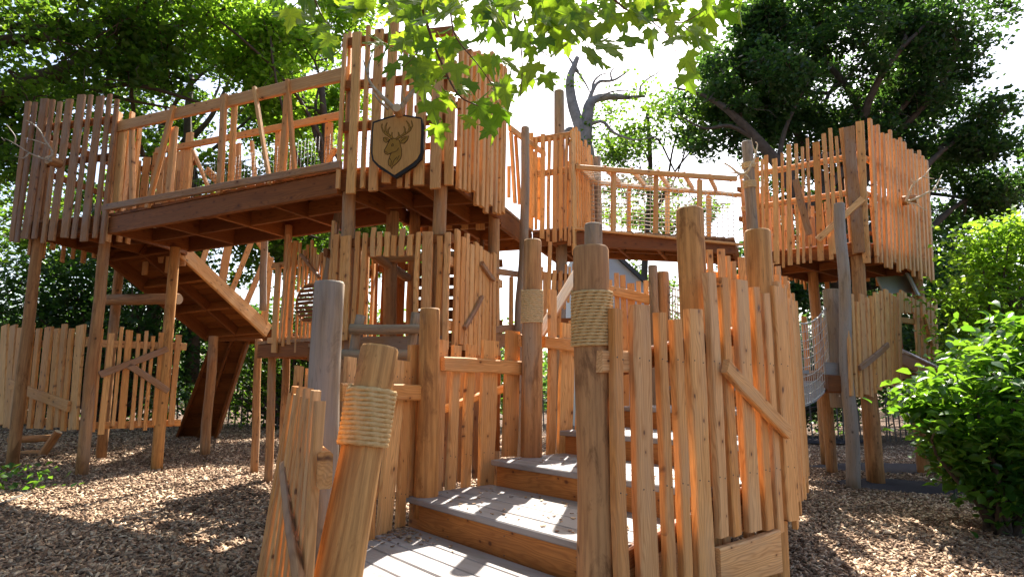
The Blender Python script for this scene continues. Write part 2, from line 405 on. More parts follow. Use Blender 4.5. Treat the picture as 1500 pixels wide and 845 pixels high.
def wall(th, A, B, zb, zt, step=.13, wr=(.06, .11), jt=.09, jb=.09, m='larch', rails=(), t=.03, skip=(), face=None, gapj=.3, name='slat', seg=2, lean=.02):
    "a run of individual slats with uneven tops between plan points A and B"
    Av, Bv = V3(A, 0), V3(B, 0); L = (Bv-Av).length; d = (Bv-Av)/L
    n = nrm(A, B) if face is None else Vector(face); s = step*.5
    while s < L:
        wd = random.uniform(*wr)
        if not any(a < s < b for a, b in skip):
            p = Av+d*s+n*random.uniform(0, .008); l = random.uniform(-lean, lean)
            slat(th, up(p, zb+random.uniform(-jb, jb)), up(p+d*l, zt+random.uniform(-jt, jt)), wd, t, n, m, name, seg)
        s += step*random.uniform(1-gapj, 1+gapj) if wd < .085 else step*1.15
    for z in rails: rail(th, A, B, z, h=.085, t=.04, off=-.038 if face is None else -.038, m='larch_deep')
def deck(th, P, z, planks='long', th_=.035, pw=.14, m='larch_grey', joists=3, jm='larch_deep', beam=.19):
    "P: four plan corners A,B,C,D (A-B near edge). planks run A->B or across, fascia and joists below"
    A, B, C, D = [Vector((p[0], p[1], z)) for p in P]
    wl = ((D-A).length+(C-B).length)/2; ll = (B-A).length
    if planks == 'long':
        nn = max(1, round(wl/pw))
        for i in range(nn):
            u = (i+.5)/nn; slat(th, A.lerp(D, u)+Vector((0, 0, -th_/2)), B.lerp(C, u)+Vector((0, 0, -th_/2)), wl/nn-.008, th_, (0, 0, 1), m, 'deck_plank', 1, 0)
    else:
        nn = max(1, round(ll/pw))
        for i in range(nn):
            u = (i+.5)/nn; slat(th, A.lerp(B, u)+Vector((0, 0, -th_/2)), D.lerp(C, u)+Vector((0, 0, -th_/2)), ll/nn-.008, th_, (0, 0, 1), m, 'deck_plank', 1, 0)
    dz = Vector((0, 0, -th_-beam/2-.003))
    def beam_(a, b, tt=.05, mm=jm, nm='joist', hh=beam):
        dd = (b-a).normalized(); nv = Vector((dd.y, -dd.x, 0))
        return slat(th, a+dz, b+dz, hh, tt, nv, mm, nm, 1, 0)
    e = .03
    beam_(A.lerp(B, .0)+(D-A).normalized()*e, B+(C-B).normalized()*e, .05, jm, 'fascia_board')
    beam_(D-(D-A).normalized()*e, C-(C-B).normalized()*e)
    k = joists
    for i in range(k):
        u = (i+.02)/(k-1+.04) if k > 1 else .5
        a = A.lerp(B, u); b = D.lerp(C, u); q = (b-a).normalized()*.06
        beam_(a+q, b-q, .045, jm, 'joist', beam-.02)
    a = A.lerp(D, .5); b = B.lerp(C, .5); q = (b-a).normalized()*.03
    for i in range(k-1):
        u0 = (i+.02)/(k-1+.04); u1 = (i+1.02)/(k-1+.04)
        beam_(a.lerp(b, u0)+q, a.lerp(b, u1)-q, .045, jm, 'blocking', beam-.05)

def cr(rows, s, ox, oy):
    out_ = []
    for r in rows:
        q = (r[0]/s+ox, r[1]/s+oy, r[2]/s+ox, r[3]/s+oy, r[4]/s)
        out_.append(q + tuple(r[5:]))
    return out_
def brace(th, A, B, a, b, wpx, off=.045, m='larch_grey', t=.035, name='brace'):
    n = nrm(A, B); p0 = onp(a[0], a[1], A, B)+n*off; p1 = onp(b[0], b[1], A, B)+n*off
    d = (p0.length+p1.length)/2
    return slat(th, p0, p1, wpx/F*d, t, n, m, name, 4, .01)
S1 = 2.817
# ================================================================== ground
def build_ground():
    xs = np.concatenate([np.linspace(-160, -22, 14), np.linspace(-20, 20, 81), np.linspace(22, 160, 14)])
    ys = np.concatenate([np.linspace(-60, -4, 10), np.linspace(-3, 24, 68), np.linspace(26, 260, 16)])
    V = [(x, y, ground_z(x, y)-.02+(.018*mnoise.noise(Vector((x*1.3, y*1.3, 0))) if abs(x) < 21 else 0)) for y in ys for x in xs]
    nx = len(xs); Fc = [(j*nx+i, j*nx+i+1, (j+1)*nx+i+1, (j+1)*nx+i) for j in range(len(ys)-1) for i in range(nx-1)]
    o = link('ground', mesh_np('ground', V, Fc, M['ground'], True), Matrix.Identity(4)); tag(o, 'brown bark mulch ground below the timber play structure', kind='structure')
build_ground()
DARK_PATCHES = [(6.6, 11.0, 1.5, .7), (5.35, 8.9, .9, .75), (7.2, 17.5, 2.6, 1.1)]  # flat, very dark patches laid just above the mulch
def dark_patch():
    for i, (x, y, a, b) in enumerate(DARK_PATCHES):
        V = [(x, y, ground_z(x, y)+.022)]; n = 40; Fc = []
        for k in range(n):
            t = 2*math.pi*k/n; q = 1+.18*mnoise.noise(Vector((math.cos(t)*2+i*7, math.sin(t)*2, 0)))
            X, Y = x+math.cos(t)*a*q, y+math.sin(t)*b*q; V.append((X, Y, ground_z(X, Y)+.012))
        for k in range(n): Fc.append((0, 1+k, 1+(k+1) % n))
        o = link('dark_ground_patch', mesh_np('dark_ground_patch', V, Fc, M['dark_patch'], True), Matrix.Identity(4)); tag(o, kind='structure')
dark_patch()
def chips():
    N = 150000
    Y = 3.0+rng.random(N*3)**1.25*13; X = (rng.random(N*3)*2-1)*(Y*.86+.5)
    keep = (rng.random(N*3) < np.clip(9/Y, .2, 1)); X = X[keep]; Y = Y[keep]
    for (x, y, a, b) in DARK_PATCHES:
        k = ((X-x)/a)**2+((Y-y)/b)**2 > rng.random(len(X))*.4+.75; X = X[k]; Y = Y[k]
    X = X[:N]; Y = Y[:N]; n = len(X)
    gzv = np.array([ground_z(a, b) for a, b in zip(X, Y)])
    L = rng.uniform(.018, .05, n)*(1+Y*.03); W = L*rng.uniform(.25, .6, n); H = rng.uniform(.004, .009, n)
    a = rng.random(n)*6.283; tl = rng.normal(0, .35, n); rl = rng.normal(0, .35, n)
    ux = np.stack([np.cos(a)*np.cos(tl), np.sin(a)*np.cos(tl), np.sin(tl)], 1)
    uy = np.stack([-np.sin(a)*np.cos(rl), np.cos(a)*np.cos(rl), np.sin(rl)], 1)
    C = np.stack([X, Y, gzv+rng.uniform(0, .018, n)], 1)
    bx = np.array([(-1, -.7, 0), (1, -1, 0), (.9, 1, 0), (-1, .8, 0), (0, 0, 1)])
    V = np.zeros((n, 8, 3)); j = 0
    for sz in (-.5, .5):
        for (x, y) in ((-1, -.8), (1, -1), (.85, 1), (-1.05, .7)):
            V[:, j] = C+ux*(L*x/2)[:, None]+uy*(W*y/2)[:, None]; V[:, j, 2] += H*sz; j += 1
    Fq = np.array([(4, 5, 6, 7), (0, 1, 5, 4), (1, 2, 6, 5), (2, 3, 7, 6), (3, 0, 4, 7)])
    o = big_mesh('wood_chips', V.reshape(-1, 3), (np.arange(n)[:, None, None]*8+Fq[None]).reshape(-1, 4), M['chip'])
    tag(o, 'loose pale bark chippings strewn over the ground', 'wood chips', 'stuff')
def big_mesh(name, V, Fq, m, parent=None, smooth=False):
    me = bpy.data.meshes.new(name); k = Fq.shape[1]
    me.vertices.add(len(V)); me.vertices.foreach_set('co', V.astype(np.float32).ravel())
    me.loops.add(Fq.size); me.loops.foreach_set('vertex_index', Fq.astype(np.int32).ravel())
    me.polygons.add(len(Fq)); me.polygons.foreach_set('loop_start', np.arange(0, Fq.size, k, dtype=np.int32))
    me.materials.append(m); me.update(calc_edges=True); me.validate()
    if smooth: me.polygons.foreach_set('use_smooth', [True]*len(me.polygons))
    return link(name, me, Matrix.Identity(4), parent)
chips()

# ================================================================== foreground stair
EE = Vector((.63, -.777, 0)); AA = Vector((.777, .63, 0))
SL = Vector((-.73, 4.35, 0)); SW = 1.82; GO = .72
Z0 = .30; RS = .18
def stair():
    th = thing('timber_staircase', 'timber staircase of grey treads and orange risers rising between the picket panels', 'staircase', (0, 3.7, Z0))
    for n in range(6):
        z = Z0+RS*(n+1); p = SL+AA*(GO*n); last = n == 5
        depth = GO if not last else 1.5
        x0, x1 = (-.0, SW) if n == 0 else (.0 if n > 1 else .02, SW)
        if n == 0: x0 = 0
        while x1 > .3 and (p+EE*x1).x > .425*(p+EE*x1).y: x1 -= .02
        # riser board and tread planks
        slat(th, V3(p+EE*(x0+.03)+AA*.05, z-.04-RS/2+.005), V3(p+EE*(x1-.02)+AA*.05, z-.04-RS/2+.005), RS-.01, .03, -AA, 'larch_rich', 'riser', 1, 0)
        k = round(depth/.18); pw = (depth+.03)/k
        for i in range(k):
            q = p+AA*(pw*(i+.5)-.0)
            xe = x1
            while xe > .3 and (q+EE*xe).x > .425*(q+EE*xe).y: xe -= .02
            slat(th, V3(q+EE*x0, z-.02), V3(q+EE*xe, z-.02), pw-.006, .04, (0, 0, 1), 'tread', 'tread_plank', 2, .002)
        screws_for(th, [(V3(p+EE*u+AA*(.033), z-.04-RS/2+dz), -AA) for u in (.5, 1.05, 1.6) for dz in (-.05, .05)])
        # side boards
        for u, nm in ((x1-.03, 'stringer'),)[:1 if n < 2 else 0]:
            slat(th, V3(p+EE*u+AA*.08, z-.15), V3(p+EE*u+AA*(depth+.05), z-.15), .22, .04, EE, 'larch', nm, 1, 0)
    # low end board right of the steps
    A = SL+EE*(SW+.06)
    slat(th, V3(A+AA*.75, .28), V3(A+AA*1.35, .28), .22, .05, EE, 'larch', 'end_board', 2, .002)
    return th
stair()
def entry():
    th = thing('entry_deck', 'low grey plank deck at the foot of the timber stairs', 'deck', (-.4, 3, Z0))
    poly = [(-.70, 4.35), (-1.0, 3.45), (-.92, 2.8), (-.62, 2.2), (-.5, 1.4)]
    def left_of(p):   # left border x at this y
        y = p.y
        for (x0, y0), (x1, y1) in zip(poly, poly[1:]):
            if y1 <= y <= y0: return x0+(x1-x0)*(y0-y)/(y0-y1)
        return -.45 if y < 1.4 else -.70
    for i in range(16):
        c = SL-AA*(.148*(i+.5)); s = -1.5
        while s < SW:
            q = c+EE*s
            if q.x >= left_of(q)+.02: break
            s += .02
        if s < SW-.1:
            slat(th, V3(c+EE*s, Z0-.02), V3(c+EE*SW, Z0-.02), .142, .04, (0, 0, 1), 'tread', 'deck_plank', 2, .002)
    for u in (.7, 1.1, 1.7):
        slat(th, V3(SL+EE*u-AA*.03, Z0-.13), V3(SL+EE*u-AA*2.3, Z0-.13), .17, .05, EE, 'larch_deep', 'joist', 1, 0)
entry()

# right hand picket panel of the stair
PA = Vector((.47, 2.92, 0)); PB = PA+AA*1.62
def right_panel():
    th = thing('picket_panel', 'tall bright picket panel along the right side of the stairs, with a slanting brace', 'fence panel', (PA.x, PA.y, 0))
    rows = [(900, 453, 911, 905, 17), (935, 447, 944, 905, 29), (965, 458, 976, 905, 14), (987, 468, 997, 900, 15), (1015, 453, 1022, 860, 26),
            (1038, 400, 1050, 787, 15), (1057, 407, 1070, 785, 13), (1081, 411, 1087, 780, 21), (1103, 421, 1106, 779, 12), (1118, 430, 1124, 783, 10), (1135, 421, 1143, 765, 19)]
    pickets(th, PA, PB, rows, 'larch', .045, .92, 6, True, (1.32, .72, .25), wob=.008)
    rail(th, PA, PB, 1.28, 1.58, .10, .05, -.055, 'larch_deep', .0)
    rail(th, PA, PB, .40, .70, .09, .05, -.055, 'larch_deep', .0)
    n = nrm(PA, PB)
    a = onp(884, 529, PA, PB); slat(th, a-n*.03, a-n*.03+AA*.35+Vector((0, 0, .0)), .10, .05, n, 'larch', 'rail_stub', 2, .003)
    brace(th, PA, PB, (1048, 536), (1140, 632), 19, .06, 'larch', .04)
    # inner pickets seen between the outer ones
    for s, zt in ((.74, 1.62), (.98, 1.75), (1.22, 1.8), (1.42, 1.85)):
        p = PA+AA*s-n*.10
        slat(th, V3(p, .35), V3(p, zt-.15), .075, .03, n, 'larch', 'slat', 3)
right_panel()
# landing side, turning away from the camera at x about 1150
QA = onp(1146, 560, PA, PB); QA.z = 0; QB = Vector((2.62, 5.75, 0))
def turn_panel():
    th = thing('picket_panel', 'narrow run of pickets turning away at the right end of the stair panel', 'fence panel', (QA.x, QA.y, 0))
    A, B = QA, QB; L = (B-A).length; d = (B-A)/L; n = Vector((d.y, -d.x, 0))
    for i, s in enumerate(np.arange(.02, L, .135)):
        p = A+d*s
        zt = 1.84+.2*math.sin(i*1.7)*.3+s*.05
        slat(th, V3(p, .42+.1*math.sin(i*2.3)), V3(p, zt), random.uniform(.07, .12), .035, n, 'larch', 'slat', 4)
    for z in (1.5, .75): slat(th, V3(A+d*.06-n*.04, z), V3(B-n*.04, z), .09, .04, n, 'larch', 'rail', 2, .003)
turn_panel()

# left side of the stair
LA_ = Vector((-.60, 4.32, 0)); LB_ = Vector((.13, 5.05, 0)); LC_ = LB_+AA*1.6
def left_panel():
    th = thing('picket_panel', 'orange picket panel between the two slim posts on the left side of the stairs', 'fence panel', (-.2, 4.7, 0))
    n = nrm(LA_, LB_); A = LA_-n*.09; B = LB_-n*.09
    rows = [(648, 498, 640, 722, 15), (668.5, 506, 659, 717, 13.5), (690, 505, 682, 715, 13.5), (717.5, 499, 711, 712, 24), (750, 485, 745, 668, 21)]
    pickets(th, A, B, rows, 'larch', .035, .95, 5, False, (1.42, .7))
    a = onp(600, 533, LA_, LB_); b = onp(765, 540, LA_, LB_)
    slat(th, onp(642, 533, A, B)+n*.05, onp(768, 540, A, B)+n*.05, .105, .05, n, 'larch', 'rail', 4, .004)
    slat(th, onp(640, 608, A, B)-n*.10, onp(768, 563, A, B)-n*.10, .06, .05, n, 'larch', 'rail', 2, .003)
    pickets(th, A-n*.2, B-n*.2, [(654, 540, 652, 712, 11, 'larch_grey'), (676, 540, 673, 705, 12, 'larch_grey'), (700, 520, 697, 700, 12, 'larch_grey'), (728, 520, 727, 660, 9, 'larch_deep')], 'larch_grey', .03, .9, 2)
    th2 = thing('picket_panel', 'picket panel climbing beside the upper steps, between the banded post and the tall roped post', 'fence panel', (.7, 5.5, 0))
    A, B = LB_-n*.09+AA*.1, LC_-n*.09
    n = nrm(A, B)
    rows = [(787, 470, 785, 660, 12), (808, 425, 806, 666, 12), (831, 474, 826, 664, 22), (853, 450, 850, 650, 16), (872, 440, 870, 640, 16)]
    pickets(th2, A, B, rows, 'larch', .035, .95, 4, False, (1.6,))
    slat(th2, onp(790, 501, A, B)+n*.05, onp(852, 509, A, B)+n*.05, .10, .05, n, 'larch', 'rail', 2, .003)
    slat(th2, onp(755, 499, A, B)+n*.05, onp(772, 499, A, B)+n*.05, .10, .05, n, 'larch', 'rail_stub', 2, .003)
left_panel()

# panel behind the entry deck, and the leaning one
def back_panel():
    A, B = Vector((-1.03, 3.52, 0)), Vector((-.62, 4.3, 0)); n = nrm(A, B)
    th = thing('picket_panel', 'orange picket panel behind the leaning roped post, its rail running to the slim middle post', 'fence panel', (-.85, 3.9, 0))
    rows = [(512, 523, 500, 805, 15), (546, 529, 538, 790, 17), (586, 528, 561, 783, 20), (594, 529, 585, 776, 12), (606, 505, 601, 726, 15)]
    pickets(th, A-n*.07, B-n*.07, rows, 'larch', .035, .95, 5, False, (1.25, .5))
    slat(th, onp(497, 574, A, B), onp(613, 575, A, B), .095, .05, n, 'larch', 'rail', 4, .004)
    pickets(th, A-n*.3, B-n*.3, [(437, 536, 428, 700, 11), (452, 540, 443, 700, 9)], 'larch', .03, 1.0, 3, False)
    slat(th, onp(430, 590, A-n*.25, B-n*.25), onp(470, 590, A-n*.25, B-n*.25), .07, .04, n, 'larch', 'rail', 2)
back_panel()
def leaning_panel():
    A, B = Vector((-.705, 2.34, 0)), Vector((-1.05, 3.05, 0))
    d = (B-A).normalized(); n = Vector((-d.y, d.x, 0)); n = n if n.x < 0 else -n
    th = thing('picket_panel', 'leaning picket panel seen almost edge on at the left of the entry deck', 'fence panel', (A.x, A.y, 0))
    L = (B-A).length
    for i, s in enumerate(np.linspace(0, L, 9)):
        p = A+d*s
        top = V3(p, 1.165+(.015 if i % 2 else -.02)+.02*i/8)
        slat(th, V3(p+n*(.025+.095*i/8), .12), top, (.075, .05, .085)[i % 3], .034, n, 'larch', 'slat', 7, .008)
    a = A+Vector((.045, -.05, 0)); b = B+Vector((.045, 0, 0))
    slat(th, V3(a, .905), V3(b, .93), .125, .052, n, 'larch', 'rail', 3, .002)
    slat(th, V3(A, .40)+n*-.02, V3(B, .40)+n*.02, .10, .045, n, 'larch', 'rail', 3, .002)
    slat(th, gy(440, 862, 2.2), gy(417, 683, 2.9), .06, .028, Vector((1, -.5, .12)), 'larch_grey', 'brace', 6, .02)
leaning_panel()

# foreground posts
def post(name, label, foot, top, r, m, r1=None, n=20):
    th = thing(name, label, 'post', tuple(foot))
    log(th, foot, top, r, r1, m, 'log', n, 14, .008); return th
def fore_posts():
    f = gy(865, 800, 3.0); f.z = .2; t = gy(866, 362, 3.0)
    f = Vector((t.x-.005, t.y, .2)); th = post('wooden_post', 'tall post with a broad hemp rope band at the near right corner of the stairs', f, t, .090, 'log', .084, 24)
    a = onp(0, 0, (0, 3), (1, 3)); zz = lambda y: gy(866, y, 3.0).z
    rope_wrap(th, V3(f, zz(509)), V3(t, zz(425)), .088, 17, .0077)
    th = thing('wooden_post', 'short slimmer log end showing above the tall roped post', 'post', (.62, 5.0, .9))
    log(th, (.63, 5.0, .9), gy(870, 328, 5.0), .078, .072, 'log_grey')
    t = gy(557, 508, 2.62); f = gy(493, 860, 2.50); d = (t-f).normalized(); f = f-d*.15
    th = post('wooden_post', 'leaning golden post bound with thick rope at the front left of the deck', f, t, .094, 'log_gold', .077, 26)
    L = (t-f).length
    def al(y):
        u = 0
        for k in range(400):
            q = f.lerp(t, k/399); z = q.y*_c+(q.z-CZ)*_s; yy = CY-F*((q.z-CZ)*_c-q.y*_s)/z
            if yy <= y: return q
        return t
    rope_wrap(th, al(655), al(566), .083, 12, .0106, twist=6)
    f = Vector((-.985, 3.40, 0.0)); t = gy(483, 413, 3.40); f.x = t.x
    post('wooden_post', 'thick grey weathered post at the back left of the entry deck', f, t, .086, 'log_grey', .080, 22)
    t = gy(630, 452, 4.33); f = Vector((t.x-.005, 4.33, .35)); post('wooden_post', 'smooth pale waisted post at the left end of the first step', f, t, .083, 'log_gold', .070, 20)
    t = gy(780, 352, 5.0); f = Vector((t.x-.02, 5.0, .55)); th = post('wooden_post', 'slim post with a fine rope band on the left of the second step', f, t, .086, 'log', .072, 18)
    zz = lambda y: gy(780, y, 5.0).z
    ax = lambda z: Vector((f.x+(t.x-f.x)*(z-f.z)/(t.z-f.z), 5.0, z))
    rope_wrap(th, ax(zz(474)), ax(zz(424)), .078, 17, .0072, 'rope_pale')
    P = PA+AA*.80+nrm(PA, PB)*-.17
    t = onp(1010, 306, P, P+AA); f = V3(t, 0.0); post('wooden_post', 'tall golden post rising behind the middle of the right hand picket panel', f, t, .085, 'log_gold', .076, 20)
    P = PB+nrm(PA, PB)*-.02
    t = gy(1109, 338, 3.90); f = V3((1.53, 3.90), -.1); post('wooden_post', 'golden post at the far right end of the stair picket panel', f, t, .088, 'log_gold', .078, 20)
fore_posts()

H = 3.3
# ================================================================== left tower
def quadpost(th, x, y, z1, r, m='log', z0=None, n=12):
    g0 = ground_z(x, y) if z0 is None else z0
    return log(th, (x, y, g0-.05), (x, y, z1), r*1.06, r*.94, m, 'post', n)
TL = [(-6.22, 7.86), (-5.02, 7.55), (-4.72, 8.95), (-5.95, 9.3)]
def left_tower():
    A, B, C, D = TL
    th = thing('play_tower', 'slatted raised timber tower standing on log legs at the far left', 'play tower', (-5.5, 8.3, .17))
    deck(th, TL, H, 'long', joists=3)
    rows = cr([(118, 140, 50, 715, 20), (148, 142, 72, 720, 18), (188, 128, 105, 705, 30), (220, 132, 143, 705, 18), (248, 140, 178, 722, 16), (290, 130, 215, 712, 28),
               (340, 112, 268, 700, 32), (377, 112, 305, 703, 16), (418, 118, 348, 715, 30), (455, 110, 392, 700, 17), (485, 130, 422, 725, 17)], S1, 0, 100)
    n = nrm(A, B); pickets(th, Vector((A[0], A[1], 0))+n*.04, Vector((B[0], B[1], 0))+n*.04, rows, 'larch_grey', .035, .95, 4)
    for z in (4.55, 4.05): rail(th, A, B, z, h=.09, t=.05, off=-.01, m='larch_deep', ext=.02)
    wall(th, A, D, 2.95, 4.75, .15, rails=(4.5, 4.0), m='larch', face=(-.95, -.2, 0))
    wall(th, D, C, 2.9, 4.7, .14, rails=(4.5, 3.9), m='larch', face=(0, 1, 0))
    wall(th, C, B, 2.95, 4.7, .15, rails=(), m='larch', face=(1, 0, 0), skip=((.0, .95),))
    for (x, y), z1 in (((-6.14, 7.95), 4.4), ((-5.12, 7.72), 4.4), ((-4.85, 8.85), 4.3), ((-5.85, 9.2), 4.3)):
        quadpost(th, x, y, z1, .066)
    p = gy(245, 500, 8.3); q = quadpost(th, p.x, 8.3, H-.25, .068, 'log_gold')
    p = onp(156, 439, (-5.2, 9.0), (-4.0, 9.0)); p2 = onp(262, 438, (-4.3, 8.4), (-4.2, 8.4))
    log(th, (p.x, 9.0, p.z), (p2.x, 8.4, p2.z), .075, .075, 'log', 'cross_log')
    return th
left_tower()
def left_lower():
    th = thing('picket_panel', 'low picket panel under the left tower with one falling brace, nearest the left edge', 'fence panel', (-6, 8.3, .2))
    A, B = Vector((-6.95, 8.72, 0)), Vector((-5.2, 7.68, 0))
    rows = cr([(-18, 220, -32, 640, 26), (22, 215, 5, 625, 38), (60, 215, 30, 635, 26), (90, 225, 50, 640, 24), (130, 208, 90, 620, 35), (165, 228, 125, 640, 18), (205, 222, 160, 640, 33), (240, 228, 205, 645, 21),
        (268, 210, 235, 635, 19), (298, 228, 262, 650, 16), (338, 215, 305, 645, 34)], S1, 0, 400)
    pickets(th, A, B, rows, 'larch', .035, .95, 3); rail(th, A, B, 1.75); rail(th, A, B, .75)
    brace(th, A, B, (21, 562), (107, 595), 11, m='larch')
    th = thing('picket_panel', 'low picket panel beside it with two braces forming a sideways arrow', 'fence panel', (-4.8, 8, .2))
    th['label'] = 'low picket panel at the left tower with two grey braces forming a sideways arrow'
    A, B = Vector((-5.2, 7.68, 0)), Vector((-4.36, 8.45, 0))
    rows = cr([(390, 215, 350, 645, 22), (418, 230, 382, 655, 22), (460, 248, 415, 665, 32), (502, 222, 465, 630, 18), (535, 235, 500, 640, 34), (572, 250, 542, 645, 20), (605, 238, 573, 630, 18),
        (632, 260, 597, 648, 18), (670, 245, 640, 628, 34), (700, 275, 675, 640, 16), (738, 255, 705, 625, 28)], S1, 0, 400)
    pickets(th, A, B, rows, 'larch', .035, .85, 3); rail(th, A, B, 1.72); rail(th, A, B, .72)
    brace(th, A, B, (145, 549), (244, 511), 8); brace(th, A, B, (187, 535), (245, 573), 8)
    th = thing('log_bench', 'low dark log steps in the shade under the left tower', 'log steps', (-6.6, 9.6, .2))
    for (x0, y0, x1, y1) in ((15, 643, 76, 641), (18, 667, 64, 664)):
        log(th, gy(x0, y0, 9.4), gy(x1, y1, 9.4), .055, .05, 'log', 'log')
    log(th, gy(58, 672, 9.3), gy(85, 632, 9.3), .06, .055, 'log', 'leg')
left_lower()

def antlers(label, base, outd, size, m='antler', mount=None, spread=.9, seed=1, cat='antlers', tilt=.5):
    R = random.Random(seed); th = thing('antlers', label, cat, tuple(base)); o = Vector(outd).normalized()
    side = o.cross(Vector((0, 0, 1))).normalized(); upv = side.cross(o)
    if mount:
        log(th, Vector(base)-o*mount[1]*.5, Vector(base)+o*mount[1]*.5, mount[0], mount[0]*.95, 'log_gold', 'mounting_block', 14, 4, .002)
    st = Vector(base)+o*(mount[1]*.5 if mount else 0)
    for sg in (-1, 1):
        P = [st+side*sg*.02]; d = (o*.75+side*sg*spread+upv*tilt).normalized(); rad = [.026*size/.5]
        p = P[0].copy(); n = 9
        for i in range(n):
            u = i/n; d = (d+upv*.16-side*sg*.10*(u*1.2)+Vector((R.uniform(-.06, .06),)*3)).normalized()
            p = p+d*size/n; P.append(p.copy()); rad.append((.026*(1-u*.75))*size/.5)
        a = tubes(th, 'antler', [(P, rad)], m, 8)
        for k, (i, l) in enumerate(((1, .30), (3, .28), (5, .34), (7, .22))):
            q = P[i]; dd = (o*.9-side*sg*.25+upv*(.5 if k else -.1)+Vector((R.uniform(-.2, .2), R.uniform(-.2, .2), R.uniform(-.1, .2)))).normalized()
            T = [q.copy()]; rr = [rad[i]*.75]
            for j in range(5):
                dd = (dd+upv*.22).normalized(); T.append(T[-1]+dd*l*size/5); rr.append(rad[i]*.75*(1-(j+1)/5.6))
            tubes(a, 'tine', [(T, rr)], m, 6)
    return th
def screen_antler(label, Y, block, beams, m='antler', depth=.12, blockr=.05, blockdir=(0, -1, 0), wrap=None, cat='antlers'):
    "antler beams and tines measured in the photo; each point carries how far it stands out towards the viewer"
    b0 = gy(block[0], block[1], Y); th = thing('antlers', label, cat, tuple(b0))
    if blockr:
        d = Vector(blockdir).normalized(); log(th, b0-d*.02, b0+d*blockr*2.4, blockr, blockr*.93, 'log', 'mounting_block', 14, 4, .002)
    for bm in beams:
        def conv(pts, r0, r1):
            P = [gy(x, y, Y-z) for x, y, z in pts]; n = len(P)
            Q = []; R = []
            for i in range(n-1):
                for k in range(3):
                    u = (i+k/3)/(n-1); a = P[max(i-1, 0)]; b = P[i]; c = P[i+1]; d = P[min(i+2, n-1)]; t = k/3
                    Q.append(0.5*((2*b)+(-a+c)*t+(2*a-5*b+4*c-d)*t*t+(-a+3*b-3*c+d)*t**3)); R.append(r0+(r1-r0)*u)
            Q.append(P[-1]); R.append(r1); return Q, R
        a = tubes(th, 'antler', [conv(*bm[0])], m, 8)
        for t in bm[1:]: tubes(a, 'tine', [conv(*t)], m, 6)
    return th
def cpt(pts, s, ox, oy): return [(x/s+ox, y/s+oy, z) for x, y, z in pts]
def left_antlers():
    q = lambda p: cpt(p, S1, 0, 100)
    screen_antler('grey antlers on a log block on the front of the far left tower', 7.5, (240/S1, 392/S1+100), [
        [(q([(215, 385, .15), (180, 375, .2), (120, 350, .28), (75, 320, .32), (20, 290, .36)]), .016, .004),
         (q([(60, 312, .32), (62, 280, .35), (25, 232, .38)]), .010, .003), (q([(120, 350, .28), (95, 372, .34), (58, 360, .38)]), .010, .003), (q([(20, 300, .36), (5, 285, .37)]), .007, .003)],
        [(q([(205, 385, .15), (215, 345, .18), (190, 305, .22), (165, 260, .25), (135, 230, .28), (105, 215, .3)]), .016, .004),
         (q([(200, 320, .2), (150, 300, .3), (100, 290, .35)]), .011, .003), (q([(212, 360, .17), (190, 372, .25), (170, 375, .3)]), .010, .003)]], blockr=.06, blockdir=(-.2, -1, -.05))
left_antlers()

